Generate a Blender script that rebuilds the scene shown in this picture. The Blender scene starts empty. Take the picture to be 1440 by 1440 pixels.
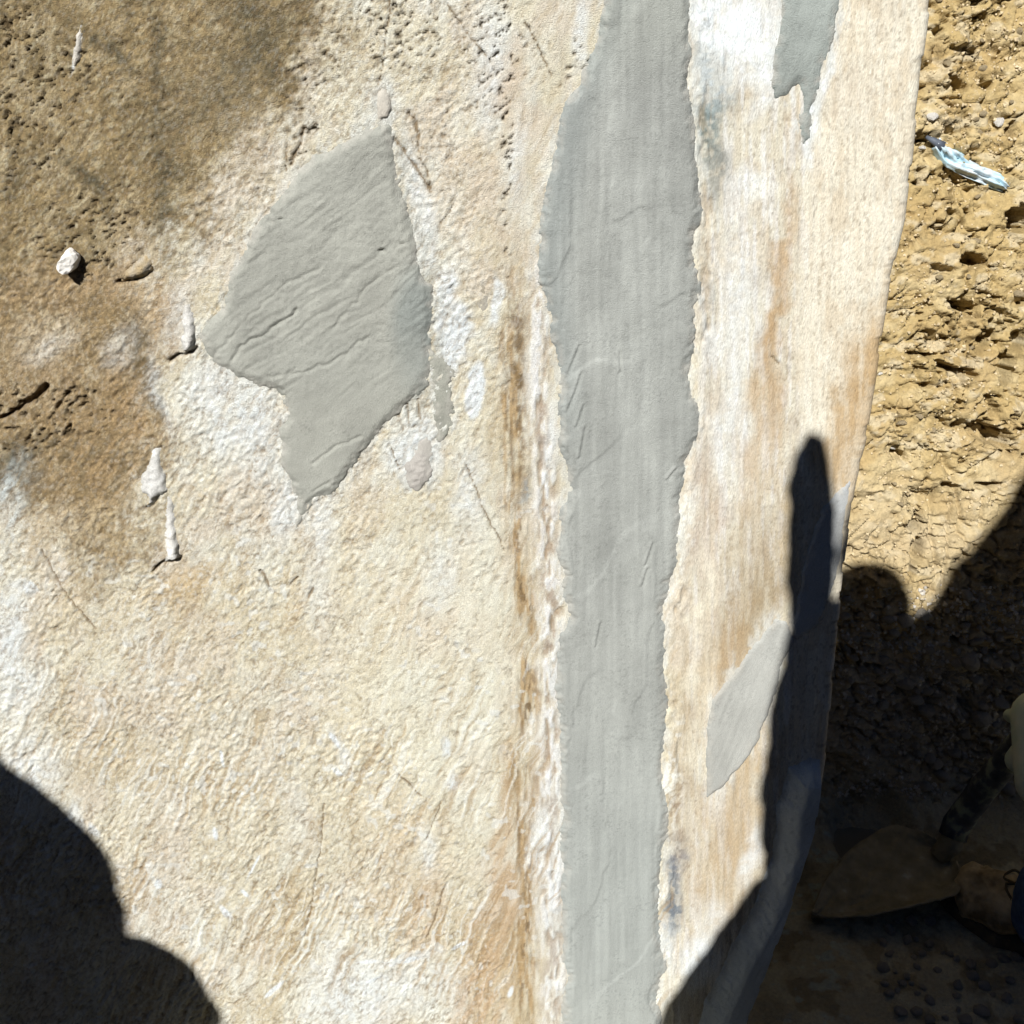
import bpy, bmesh, math, random
import numpy as np
from math import radians as R, cos, sin, tan, pi
from mathutils import Vector, Matrix

# ------------------------------------------------------------------ camera, sky, sun, exposure
SC = bpy.context.scene
COL = SC.collection
FPX, PITCH, ROLL = 1500.0, R(27), R(-2.2)          # focal length in photo pixels (1440 wide)
CAM = np.array([0, 0, 1.65])
FW = np.array([0, cos(PITCH), -sin(PITCH)])
UP0 = np.array([0, sin(PITCH), cos(PITCH)]); RT0 = np.array([1.0, 0, 0])
RT = RT0 * cos(ROLL) + UP0 * sin(ROLL); UP = UP0 * cos(ROLL) - RT0 * sin(ROLL)
cd = bpy.data.cameras.new('camera'); cam = bpy.data.objects.new('camera', cd); COL.objects.link(cam)
cd.sensor_width = 36; cd.lens = FPX / 1440 * 36; cd.clip_start = 0.02; cd.clip_end = 500
M = Matrix(((RT[0], UP[0], -FW[0], CAM[0]), (RT[1], UP[1], -FW[1], CAM[1]), (RT[2], UP[2], -FW[2], CAM[2]), (0, 0, 0, 1)))
cam.matrix_world = M; SC.camera = cam

AZ, EL = R(17.3), R(38)                             # sun: behind the camera, to its left
SUN = np.array([-sin(AZ) * cos(EL), -cos(AZ) * cos(EL), sin(EL)])
SA = np.array([cos(AZ), -sin(AZ), 0]); SB = np.array([sin(AZ) * sin(EL), cos(AZ) * sin(EL), cos(EL)])
ld = bpy.data.lights.new('sun', 'SUN'); ld.energy = 5.0; ld.angle = R(0.5); ld.color = (1.0, 0.975, 0.93)
sun = bpy.data.objects.new('sun', ld); COL.objects.link(sun)
sun.rotation_euler = Vector(SUN).to_track_quat('Z', 'Y').to_euler(); sun.location = Vector(SUN) * 20
W = bpy.data.worlds.new('World'); SC.world = W; W.use_nodes = True
nt = W.node_tree
sky = nt.nodes.new('ShaderNodeTexSky'); sky.sky_type = 'NISHITA'; sky.sun_disc = False
sky.sun_elevation = EL; sky.sun_rotation = math.atan2(SUN[0], SUN[1]); sky.altitude = 3000
sky.air_density = 0.5; sky.dust_density = 0.0; sky.ozone_density = 3.0
nt.nodes['Background'].inputs['Strength'].default_value = 0.05
nt.links.new(sky.outputs[0], nt.nodes['Background'].inputs['Color'])
SC.view_settings.view_transform = 'Standard'; SC.view_settings.look = 'None'
SC.view_settings.gamma = 1; SC.view_settings.use_curve_mapping = False
SC.view_settings.exposure = 0.62
EXPK = 1.69                                          # sunlit wall: display value / albedo

# ------------------------------------------------------------------ helpers
def ray(px, py): return FW + (px - 720) / FPX * RT + (720 - py) / FPX * UP
WALL_Y = 1.2
def onwall(px, py, y=WALL_Y):
    d = ray(px, py); return CAM + d * ((y - CAM[1]) / d[1])
def onground(px, py, z=0.0):
    d = ray(px, py); return CAM + d * ((z - CAM[2]) / d[2])
def trace(X):                                        # surface point -> tracing coordinates of the photo
    D = X - CAM; w = D @ FW
    return 720 + FPX * (D @ RT) / w, 720 - FPX * (D @ UP) / w
BANK_Y, BANK_SL = 1.75, R(78)
def bank_s(px, py):                                  # point on the bank: (x, distance up the slope)
    d = ray(px, py); k = 1 / tan(BANK_SL)
    t = (BANK_Y + k * CAM[2] - CAM[1]) / (d[1] - k * d[2]); p = CAM + d * t
    return p[0], p[2] / sin(BANK_SL)

_tabs = {}
def _tab(seed):
    if seed not in _tabs: _tabs[seed] = np.random.RandomState(seed).rand(256, 256).astype(np.float32)
    return _tabs[seed]
def vn(x, y, seed=0):
    t = _tab(seed); xf = np.floor(x); yf = np.floor(y)
    fx = (x - xf).astype(np.float32); fy = (y - yf).astype(np.float32)
    xi = xf.astype(np.int64) & 255; yi = yf.astype(np.int64) & 255; x1 = (xi + 1) & 255; y1 = (yi + 1) & 255
    fx = fx * fx * fx * (fx * (fx * 6 - 15) + 10); fy = fy * fy * fy * (fy * (fy * 6 - 15) + 10)
    a = t[xi, yi] * (1 - fx) + t[x1, yi] * fx; b = t[xi, y1] * (1 - fx) + t[x1, y1] * fx
    return a * (1 - fy) + b * fy
def fbm(x, y, o=4, seed=0, g=0.5):
    s = 0; a = 1; n = 0
    for i in range(o):
        s = s + a * vn(x * 2 ** i + 17.3 * i, y * 2 ** i + 5.1 * i, seed + i); n += a; a *= g
    return s / n
def rot(x, y, deg):
    c, s = cos(R(deg)), sin(R(deg)); return x * c + y * s, -x * s + y * c
def sst(a, b, x):
    t = np.clip((x - a) / (b - a), 0, 1); return t * t * (3 - 2 * t)
def worley(x, y, seed):
    a = _tab(seed); b = _tab(seed + 1); xf = np.floor(x); yf = np.floor(y)
    d1 = np.full(x.shape, 9.0, np.float32); d2 = d1.copy(); cid = np.zeros(x.shape, np.float32)
    for i in (-1, 0, 1):
        for j in (-1, 0, 1):
            xi = (xf + i).astype(np.int64) & 255; yi = (yf + j).astype(np.int64) & 255
            d = np.hypot(xf + i + a[xi, yi] - x, yf + j + b[xi, yi] - y)
            m = d < d1; d2 = np.where(m, d1, np.minimum(d2, d)); cid = np.where(m, a[yi, xi], cid); d1 = np.where(m, d, d1)
    return d1, d2, cid
def poly_sdf(X, Y, P):                               # positive inside
    P = np.array(P, np.float32); d = np.full(X.shape, 1e9, np.float32); ins = np.zeros(X.shape, bool)
    for (x0, y0), (x1, y1) in zip(P, np.roll(P, -1, 0)):
        ex, ey = x1 - x0, y1 - y0; wx, wy = X - x0, Y - y0
        t = np.clip((wx * ex + wy * ey) / (ex * ex + ey * ey + 1e-9), 0, 1)
        d = np.minimum(d, np.hypot(wx - ex * t, wy - ey * t))
        c = ((y0 <= Y) != (y1 <= Y)) & (wx < ex * (wy) / (ey if abs(ey) > 1e-9 else 1e-9))
        ins ^= c
    return np.where(ins, d, -d)
def line_d(X, Y, P):
    d = np.full(X.shape, 1e9, np.float32)
    for (x0, y0), (x1, y1) in zip(P[:-1], P[1:]):
        ex, ey = x1 - x0, y1 - y0; wx, wy = X - x0, Y - y0
        t = np.clip((wx * ex + wy * ey) / (ex * ex + ey * ey + 1e-9), 0, 1)
        d = np.minimum(d, np.hypot(wx - ex * t, wy - ey * t))
    return d
def S(r, g, b, k=EXPK):                              # colour as seen in sun -> base colour
    c = np.array([r, g, b]) / 255.0
    c = np.where(c <= 0.04045, c / 12.92, ((c + 0.055) / 1.055) ** 2.4)
    return c / (k * np.array([1.0, .975, .93]))
def mixc(col, c, m):
    return col * (1 - m[..., None]) + np.asarray(c, np.float32) * m[..., None]

def tag(o, label=None, cat=None, group=None, kind=None):
    if label: o['label'] = label
    if cat: o['category'] = cat
    if group: o['group'] = group
    if kind: o['kind'] = kind
    return o
def link(name, me, mat=None, parent=None, loc=None):
    o = bpy.data.objects.new(name, me); COL.objects.link(o)
    if mat and me is not None: me.materials.append(mat)
    if parent: o.parent = parent
    if loc is not None: o.location = loc
    return o
def empty(name, loc=(0, 0, 0)):
    o = bpy.data.objects.new(name, None); COL.objects.link(o); o.location = loc; o.empty_display_size = .1; return o
def grid_mesh(name, V, col=None, keep=None, smooth=True):
    """V: rows x cols x 3"""
    r, c = V.shape[:2]
    idx = np.arange(r * c).reshape(r, c)
    q = np.stack([idx[:-1, :-1], idx[:-1, 1:], idx[1:, 1:], idx[1:, :-1]], -1).reshape(-1, 4)
    Vf = V.reshape(-1, 3).astype(np.float32); cf = None if col is None else col.reshape(-1, 3)
    if keep is not None:
        k = keep[:-1, :-1] & keep[:-1, 1:] & keep[1:, 1:] & keep[1:, :-1]; q = q[k.reshape(-1)]
        used = np.unique(q); mp = np.full(r * c, -1, np.int64); mp[used] = np.arange(len(used)); q = mp[q]; Vf = Vf[used]
        if cf is not None: cf = cf[used]
    me = bpy.data.meshes.new(name); n = len(q)
    me.vertices.add(len(Vf)); me.vertices.foreach_set('co', Vf.ravel())
    me.loops.add(n * 4); me.loops.foreach_set('vertex_index', q.ravel().astype(np.int32))
    me.polygons.add(n); me.polygons.foreach_set('loop_start', np.arange(0, n * 4, 4, dtype=np.int32))
    me.polygons.foreach_set('loop_total', np.full(n, 4, np.int32))
    me.update(calc_edges=True)
    me.polygons.foreach_set('use_smooth', np.full(n, smooth))
    if cf is not None:
        at = me.attributes.new('tint', 'FLOAT_COLOR', 'POINT')
        at.data.foreach_set('color', np.concatenate([cf, np.ones((len(cf), 1))], 1).astype(np.float32).ravel())
    me.update(); return me
def tube(path, rad, n=10, cap=True):
    bm = bmesh.new(); path = [Vector(p) for p in path]; rings = []
    if not hasattr(rad, '__len__'): rad = [rad] * len(path)
    for i, p in enumerate(path):
        d = (path[min(i + 1, len(path) - 1)] - path[max(i - 1, 0)]).normalized()
        a = d.orthogonal().normalized() if i == 0 else (a - d * a.dot(d)).normalized()
        b = d.cross(a)
        rings.append([bm.verts.new(p + (a * cos(2 * pi * k / n) + b * sin(2 * pi * k / n)) * rad[i]) for k in range(n)])
    for r0, r1 in zip(rings, rings[1:]):
        for k in range(n): bm.faces.new((r0[k], r0[(k + 1) % n], r1[(k + 1) % n], r1[k]))
    if cap: bm.faces.new(rings[0][::-1]); bm.faces.new(rings[-1])
    for f in bm.faces: f.smooth = True
    return bm
def bm_mesh(bm, name):
    me = bpy.data.meshes.new(name); bm.to_mesh(me); bm.free(); return me
def blend_mesh(name, caps, voxel=0.012, smooth=4, post=None):
    """one continuous skin grown over tapered limbs [(p0, r0, p1, r1), ...]"""
    bm = bmesh.new()
    for p0, r0, p1, r1 in caps:
        p0 = Vector(p0); p1 = Vector(p1); n = 14
        d = p1 - p0; L = d.length
        q = d.to_track_quat('Z', 'Y') if L > 1e-6 else Matrix.Identity(3).to_quaternion()
        rings = []
        for k in range(7):
            th = -pi / 2 + pi / 2 * k / 6; rings.append((r0 * sin(th), r0 * cos(th)))
        for k in range(7):
            th = pi / 2 * k / 6; rings.append((L + r1 * sin(th), r1 * cos(th)))
        vr = []
        for (z, r) in rings:
            vr.append([bm.verts.new(p0 + q @ Vector((max(r, 1e-4) * cos(2 * pi * j / n), max(r, 1e-4) * sin(2 * pi * j / n), z))) for j in range(n)])
        for a, b in zip(vr, vr[1:]):
            for j in range(n): bm.faces.new((a[j], a[(j + 1) % n], b[(j + 1) % n], b[j]))
        bm.faces.new(vr[0][::-1]); bm.faces.new(vr[-1])
    me = bm_mesh(bm, name + '_tmp')
    o = bpy.data.objects.new(name + '_tmp', me); COL.objects.link(o)
    m = o.modifiers.new('r', 'REMESH'); m.mode = 'VOXEL'; m.voxel_size = voxel
    s = o.modifiers.new('s', 'SMOOTH'); s.factor = .5; s.iterations = smooth
    dg = bpy.context.evaluated_depsgraph_get(); ev = o.evaluated_get(dg)
    out = bpy.data.meshes.new_from_object(ev); out.name = name
    bpy.data.objects.remove(o); bpy.data.meshes.remove(me)
    n = len(out.vertices); co = np.empty(n * 3, np.float32); out.vertices.foreach_get('co', co); co = co.reshape(-1, 3)
    if post is not None: co = post(co); out.vertices.foreach_set('co', co.astype(np.float32).ravel())
    out.polygons.foreach_set('use_smooth', np.full(len(out.polygons), True)); out.update()
    return out

# ------------------------------------------------------------------ materials
def mat_tint(name, scale, fine=.12, bump=.0006, rough=.9, aniso=(1, 1, 1), spec=.2, bscale=None, spots=0.0, bump2=0.0):
    """base colour from the stain map of the mesh, with fine procedural grain and relief"""
    m = bpy.data.materials.new(name); m.use_nodes = True; n = m.node_tree.nodes; l = m.node_tree.links
    b = n['Principled BSDF']; b.inputs['Roughness'].default_value = rough; b.inputs['Specular IOR Level'].default_value = spec
    at = n.new('ShaderNodeAttribute'); at.attribute_name = 'tint'
    tc = n.new('ShaderNodeTexCoord'); mp = n.new('ShaderNodeMapping'); mp.inputs['Scale'].default_value = aniso
    l.new(tc.outputs['Object'], mp.inputs['Vector'])
    no = n.new('ShaderNodeTexNoise'); no.inputs['Scale'].default_value = scale; no.inputs['Detail'].default_value = 5; no.inputs['Roughness'].default_value = .65
    l.new(mp.outputs[0], no.inputs['Vector'])
    mr = n.new('ShaderNodeMapRange'); mr.inputs['From Min'].default_value = .25; mr.inputs['From Max'].default_value = .75
    mr.inputs['To Min'].default_value = 1 - fine; mr.inputs['To Max'].default_value = 1 + fine
    l.new(no.outputs['Fac'], mr.inputs['Value'])
    mx = n.new('ShaderNodeVectorMath'); mx.operation = 'SCALE'; l.new(at.outputs['Color'], mx.inputs[0]); l.new(mr.outputs[0], mx.inputs['Scale'])
    last = mx.outputs[0]
    if spots:
        vo = n.new('ShaderNodeTexNoise'); vo.inputs['Scale'].default_value = scale * .9; vo.inputs['Detail'].default_value = 3
        l.new(tc.outputs['Object'], vo.inputs['Vector'])
        cr = n.new('ShaderNodeMapRange'); cr.inputs['From Min'].default_value = .3; cr.inputs['From Max'].default_value = .38
        cr.inputs['To Min'].default_value = 1 - spots; cr.inputs['To Max'].default_value = 1; l.new(vo.outputs['Fac'], cr.inputs['Value'])
        m2 = n.new('ShaderNodeVectorMath'); m2.operation = 'SCALE'; l.new(last, m2.inputs[0]); l.new(cr.outputs[0], m2.inputs['Scale']); last = m2.outputs[0]
    l.new(last, b.inputs['Base Color'])
    nb = n.new('ShaderNodeTexNoise'); nb.inputs['Scale'].default_value = bscale or scale * 1.3; nb.inputs['Detail'].default_value = 4; nb.inputs['Roughness'].default_value = .6
    l.new(mp.outputs[0], nb.inputs['Vector'])
    bu = n.new('ShaderNodeBump'); bu.inputs['Strength'].default_value = 1; bu.inputs['Distance'].default_value = bump
    l.new(nb.outputs['Fac'], bu.inputs['Height']); l.new(bu.outputs[0], b.inputs['Normal'])
    return m
def mat_proc(name, c1, c2, scale=20, rough=.9, bump=.002, detail=5, c3=None, spec=.2, lo=.35, hi=.65, bscale=None):
    m = bpy.data.materials.new(name); m.use_nodes = True; n = m.node_tree.nodes; l = m.node_tree.links
    b = n['Principled BSDF']; b.inputs['Roughness'].default_value = rough; b.inputs['Specular IOR Level'].default_value = spec
    tc = n.new('ShaderNodeTexCoord'); no = n.new('ShaderNodeTexNoise'); no.inputs['Scale'].default_value = scale; no.inputs['Detail'].default_value = detail
    oi = n.new('ShaderNodeObjectInfo'); ad = n.new('ShaderNodeVectorMath'); ad.operation = 'ADD'
    l.new(tc.outputs['Object'], ad.inputs[0]); l.new(oi.outputs['Random'], ad.inputs[1]); l.new(ad.outputs[0], no.inputs['Vector'])
    cr = n.new('ShaderNodeValToRGB'); e = cr.color_ramp.elements
    e[0].position = lo; e[0].color = (*c1, 1); e[1].position = hi; e[1].color = (*c2, 1)
    if c3 is not None:
        x = e.new(min(.95, hi + .12)); x.color = (*c3, 1)
    l.new(no.outputs['Fac'], cr.inputs['Fac']); l.new(cr.outputs[0], b.inputs['Base Color'])
    nb = n.new('ShaderNodeTexNoise'); nb.inputs['Scale'].default_value = bscale or scale * 2.5; nb.inputs['Detail'].default_value = 5
    l.new(tc.outputs['Object'], nb.inputs['Vector'])
    bu = n.new('ShaderNodeBump'); bu.inputs['Distance'].default_value = bump; l.new(nb.outputs['Fac'], bu.inputs['Height']); l.new(bu.outputs[0], b.inputs['Normal'])
    return m
M_WALL = mat_tint('old_concrete', 560, .26, .0022, .92, spots=.2)
M_CEM = mat_tint('fresh_cement', 620, .14, .0013, .85, spots=.14)
M_PIER = mat_tint('brushed_concrete', 520, .22, .0014, .9, aniso=(1, 1, .34), spots=.18)
M_DIRT = mat_tint('ochre_earth', 160, .22, .003, .95, spots=.15)
M_STONE = mat_proc('stone_grey', (.30, .27, .23), (.55, .52, .47), 30, .85, .004)
M_CLOD = mat_proc('earth_clod', (.42, .33, .19), (.54, .45, .30), 40, .95, .004)
M_CHIP = mat_proc('plaster_chip', (.62, .60, .56), (.74, .72, .68), 60, .9, .002)
M_BLACK = mat_proc('weathered_black_handle', (.035, .042, .06), (.07, .08, .10), 34, .6, .0015, c3=(.24, .28, .22), spec=.4, lo=.4, hi=.52)
M_STEEL = mat_proc('muddy_steel', (.20, .18, .12), (.30, .27, .19), 30, .8, .005, c3=(.42, .42, .37))
M_LEATHER = mat_proc('muddy_leather', (.17, .125, .07), (.56, .46, .30), 26, .85, .005, c3=(.70, .65, .52))
M_SOLE = mat_proc('muddy_rubber', (.07, .06, .045), (.15, .12, .08), 25, .9, .004)
M_LACE = mat_proc('boot_lace', (.06, .05, .03), (.14, .11, .065), 60, .9, .001)
M_JEANS = mat_proc('blue_denim', (.05, .085, .19), (.10, .16, .29), 60, .9, .001, bscale=400)
M_GLOVE = mat_proc('green_grey_glove', (.50, .62, .54), (.68, .72, .62), 20, .8, .002)
M_SKIN = mat_proc('skin', (.35, .2, .13), (.45, .27, .18), 20, .6, .001)
M_CLOTH = mat_proc('work_clothes', (.06, .07, .09), (.10, .11, .13), 30, .9, .001)
M_PLASTIC = mat_proc('plastic_wrapper', (.34, .50, .58), (.52, .54, .56), 24, .5, .003, c3=(.60, .58, .54), spec=.5)
M_STRAW = mat_proc('dry_straw', (.30, .27, .18), (.45, .42, .30), 40, .9, .001)
M_PHONE = mat_proc('phone_glass', (.015, .015, .018), (.03, .03, .035), 10, .2, 0.0001, spec=.5)

# ------------------------------------------------------------------ the concrete wall
EDGE_PX = [(1313, 0), (1302, 90), (1290, 200), (1277, 310), (1256, 400), (1238, 520), (1222, 620), (1206, 690), (1197, 750),
           (1190, 800), (1182, 880), (1174, 960), (1166, 1050), (1152, 1150), (1118, 1260), (1072, 1380), (1048, 1440)]
ep = np.array([onwall(*p) for p in EDGE_PX])[::-1]
def edge_u(z): return np.interp(z, ep[:, 2], ep[:, 0]) - .011
ZR = np.concatenate([np.linspace(-.15, -.012, 8), np.arange(0, 1.68, .0019), np.linspace(1.70, 2.35, 16)])
U0 = -.93
NF = 740
tf = np.linspace(0, 1, NF)
uc = np.linspace(-3.6, U0, 26)[:-1]
nz = len(ZR)
EU = edge_u(ZR) + (fbm(ZR * 22, ZR * 0 + 3, 4, 3) - .5) * .0022 - .002 * sst(.62, .72, vn(ZR * 46, ZR * 0 + 7, 4))
Uf = U0 + tf[None, :] * (EU[:, None] - U0)
Uall = np.concatenate([np.repeat(uc[None, :], nz, 0), Uf], 1)
Zall = np.repeat(ZR[:, None], Uall.shape[1], 1)
base = np.stack([Uall, np.full_like(Uall, WALL_Y), Zall], -1)
X, Y = trace(base.reshape(-1, 3)); X = X.reshape(Uall.shape).astype(np.float32); Y = Y.reshape(Uall.shape).astype(np.float32)

# noise-warped tracing coordinates give stains ragged edges
wx = (fbm(X / 46, Y / 46, 4, 11) - .5) * 2; wy = (fbm(X / 46, Y / 46, 4, 31) - .5) * 2
f1 = fbm(X / 9, Y / 9, 4, 51); f2 = fbm(X / 90, Y / 90, 5, 61)
sx, sy = rot(X, Y, -62)                              # strokes leaning to the right
dia = fbm(sx / 22, sy / 7, 4, 71)
ver = fbm(X / 5, Y / 110, 5, 81, .6); ver2 = fbm(X / 22, Y / 260, 4, 91)
def blob(cx, cy, rx, ry, ang=0, soft=.5, warp=22):
    x, y = rot(X + wx * warp - cx, Y + wy * warp - cy, ang)
    d = np.hypot(x / rx, y / ry) + (f1 - .5) * .5
    return 1 - sst(1 - soft, 1 + soft, d)
def region(P, soft=30, warp=30):
    return sst(-soft, soft, poly_sdf(X + wx * warp, Y + wy * warp, P) + (f1 - .5) * soft * 1.6)

STRIP = [(858, -330), (850, 0), (838, 50), (825, 85), (815, 118), (795, 145), (783, 180), (772, 230), (765, 280), (758, 340), (757, 385),
         (764, 420), (772, 460), (782, 500), (787, 540), (786, 580), (786, 620), (795, 670), (802, 688), (790, 720), (785, 760), (790, 800),
         (792, 840), (797, 865), (785, 890), (780, 940), (778, 980), (786, 1020), (787, 1080), (788, 1160), (790, 1260), (790, 1340),
         (795, 1380), (790, 1440), (790, 1560), (930, 1560), (930, 1440), (925, 1400), (935, 1360), (928, 1300), (928, 1230), (935, 1180), (940, 1130),
         (935, 1080), (938, 1020), (938, 960), (936, 920), (935, 860), (940, 820), (955, 790), (956, 750), (960, 700), (965, 660),
         (972, 630), (985, 605), (985, 580), (968, 540), (975, 480), (980, 440), (984, 400), (975, 370), (975, 330), (985, 300),
         (985, 250), (978, 200), (972, 130), (972, 60), (970, 0), (964, -330)]
PATCH = [(548, 174), (520, 176), (500, 186), (470, 203), (440, 222), (420, 240), (405, 262), (385, 290), (360, 325), (340, 352), (325, 385),
         (312, 420), (308, 432), (290, 448), (281, 470), (284, 492), (300, 512), (322, 525), (345, 535), (370, 543), (392, 556), (405, 572),
         (401, 590), (390, 606), (392, 640), (397, 660), (412, 680), (418, 700), (414, 730), (416, 745), (428, 735), (435, 712), (450, 705),
         (470, 690), (488, 668), (500, 650), (520, 622), (545, 600), (570, 575), (585, 560), (600, 540), (610, 515), (608, 480), (612, 440),
         (604, 400), (595, 390), (585, 340), (578, 300), (565, 270), (558, 230), (552, 195)]
SMEAR = [(596, 470), (618, 496), (635, 515), (639, 560), (636, 600), (620, 618), (608, 590), (612, 545), (598, 510)]
DAB = [(600, 615), (609, 640), (604, 670), (586, 692), (572, 682), (569, 655), (585, 628)]
OVAL = [(678, 396), (686, 405), (688, 430), (682, 452), (674, 448), (669, 425), (670, 405)]
TOPDAB = [(538, 122), (550, 132), (553, 152), (546, 168), (532, 168), (528, 150), (530, 132)]
TOPR = [(1112, -240), (1098, 0), (1095, 40), (1085, 80), (1082, 110), (1090, 138), (1110, 135), (1124, 116), (1127, 140), (1124, 175), (1130, 206), (1140, 190),
        (1150, 130), (1165, 70), (1178, 30), (1180, 0), (1200, -240)]
LOWR = [(1090, 868), (1060, 905), (1030, 945), (1000, 985), (994, 1020), (993, 1060), (992, 1100), (994, 1122), (1010, 1112), (1040, 1080),
        (1065, 1040), (1085, 990), (1100, 940), (1116, 900), (1108, 872)]
FING = [(1197, 672), (1178, 690), (1152, 720), (1137, 770), (1122, 830), (1113, 880), (1120, 902), (1148, 880), (1163, 850), (1178, 805), (1188, 760), (1196, 700)]
APRON = [(1108, 1078), (1138, 1062), (1170, 1072), (1190, 1090), (1190, 1160), (1160, 1260), (1120, 1360), (1095, 1500), (960, 1500), (990, 1410),
         (1022, 1340), (1062, 1270), (1085, 1200), (1092, 1130)]
BROWN = [(-900, -400), (520, -400), (452, 60), (410, 140), (352, 180), (330, 250), (262, 330), (190, 372), (215, 430), (190, 520), (218, 600),
         (205, 700), (192, 790), (120, 805), (60, 720), (0, 700), (-900, 690)]

right = sst(-10, 25, X - np.interp(Y, [0, 600, 1440], [970, 975, 930]))          # concrete right of the grey strip
col = np.empty(X.shape + (3,), np.float32); col[:] = S(232, 220, 194)
col = mixc(col, S(214, 196, 164), sst(.45, .75, f2) * .75)
col = mixc(col, S(226, 210, 192), sst(.45, .7, fbm(X / 60, Y / 90, 4, 101)) * .6)
col = mixc(col, S(243, 238, 222), sst(.5, .75, fbm(X / 34, Y / 60, 4, 121)) * .6)
col = mixc(col, S(200, 178, 142), sst(.52, .72, dia) * .35 * (1 - right))
bigspot = sst(.55, .7, fbm(X / 25, Y / 25, 4, 131))
# lower centre is paler
col = mixc(col, S(244, 236, 212), blob(620, 930, 130, 260, 5, .6, 40) * .55)
col = mixc(col, S(236, 218, 184), blob(480, 900, 60, 330, -8, .7, 40) * .4)
# brown weathering top left
br = region(BROWN, 50, 52)
bc = np.empty_like(col); bc[:] = S(162, 139, 100)
bc = mixc(bc, S(136, 117, 84), sst(.42, .66, fbm(X / 30, Y / 30, 4, 141)) * .8)
bc = mixc(bc, S(184, 164, 128), sst(.52, .72, fbm(X / 24, Y / 40, 4, 151)) * .7)
bc = mixc(bc, S(166, 138, 100), sst(330, 450, Y) * .5)
k1, k2 = rot(X + wx * 14, Y + wy * 14, 62); k3, k4 = rot(X + wx * 14, Y + wy * 14, -40); low = sst(340, 420, Y)
bc = mixc(bc, S(206, 188, 154), sst(.56, .66, fbm(k1 / 40, k2 / 6, 4, 195, .6)) * .55 * low)
bc = mixc(bc, S(104, 86, 60), sst(.57, .68, fbm(k3 / 30, k4 / 5, 4, 197, .6)) * .55 * low)
bc = mixc(bc, S(206, 192, 158), sst(.60, .70, fbm(k3 / 16, k4 / 6, 4, 199, .65)) * .45 * (1 - low))
bc = mixc(bc, S(96, 84, 62), sst(.60, .70, fbm(k3 / 10 + 40, k4 / 5, 4, 198, .65)) * .5 * (1 - low))
col = col * (1 - br[..., None]) + bc * br[..., None]
for a in [(222, 110, 9, 130, -4, .9), (235, 215, 26, 55, 0, .9), (300, 150, 85, 22, -28, .9), (330, 90, 60, 20, -30, .9), (355, 40, 40, 60, 0, .9), (130, 255, 26, 14, 40, .9),
          (232, 320, 12, 60, 0, .9), (20, 640, 40, 22, 0, .8), (88, 632, 60, 26, 0, .8), (192, 500, 20, 60, -10, .9), (210, 540, 14, 40, -20, .8), (110, 236, 30, 12, 40, .9),
          (5, 270, 20, 20, 0, .9), (150, 660, 50, 26, -10, .9), (140, 60, 60, 12, 40, .9), (12, 390, 14, 14, 0, .8)]:
    col = mixc(col, S(100, 90, 68), blob(*a) * .75 * (.35 + .9 * sst(.36, .6, fbm(X / 12, Y / 16, 5, 193, .65))))
for a, c, s in [((160, 740, 40, 40, 0, .7), (188, 160, 112), .7), ((290, 130, 60, 60, 0, .8), (150, 126, 84), .5), ((140, 640, 70, 60, 0, .7), (180, 142, 88), .6),
                ((180, 560, 30, 60, 0, .8), (172, 134, 82), .6), ((230, 440, 18, 60, -12, .7), (186, 152, 104), .8), ((60, 480, 50, 40, -20, .7), (205, 182, 145), .6),
                ((60, 540, 70, 40, 0, .7), (170, 138, 92), .6), ((100, 400, 80, 30, 0, .8), (176, 140, 92), .6), ((20, 660, 30, 30, 0, .7), (150, 150, 140), .6),
                ((10, 720, 22, 50, 0, .6), (215, 218, 212), .8), ((60, 745, 60, 30, -10, .8), (212, 188, 150), .7), ((200, 420, 30, 80, -14, .8), (190, 158, 112), .6),
                ((255, 825, 60, 25, -30, .8), (214, 178, 122), .7), ((140, 860, 70, 40, 0, .9), (214, 190, 148), .5), ((420, 860, 14, 40, 5, .8), (214, 180, 130), .5),
                ((300, 880, 90, 60, 0, .9), (222, 198, 152), .4), ((240, 1080, 150, 120, 0, .9), (216, 196, 162), .45), ((410, 1290, 16, 120, 12, .8), (196, 164, 112), .5),
                ((560, 1180, 60, 70, 20, .8), (214, 186, 144), .6), ((545, 1260, 60, 40, 20, .8), (216, 190, 152), .5), ((600, 1290, 24, 70, 18, .7), (214, 178, 134), .6),
                ((690, 1360, 40, 130, 14, .6), (206, 168, 122), .75), ((650, 1400, 20, 80, 16, .7), (200, 160, 112), .5), ((710, 1200, 16, 160, 4, .7), (204, 168, 122), .7),
                ((590, 860, 60, 60, 0, .9), (230, 204, 168), .4), ((715, 130, 12, 60, 0, .8), (222, 190, 150), .5), ((670, 240, 30, 120, 0, .8), (232, 208, 176), .5)]:
    c = tuple(v + (240 - v) * q for v, q in zip(c, (.10, .13, .16))); col = mixc(col, S(*c), blob(*a) * s * (.45 + .75 * sst(.35, .62, fbm(sx / 40, sy / 9, 4, 77))))
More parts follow.
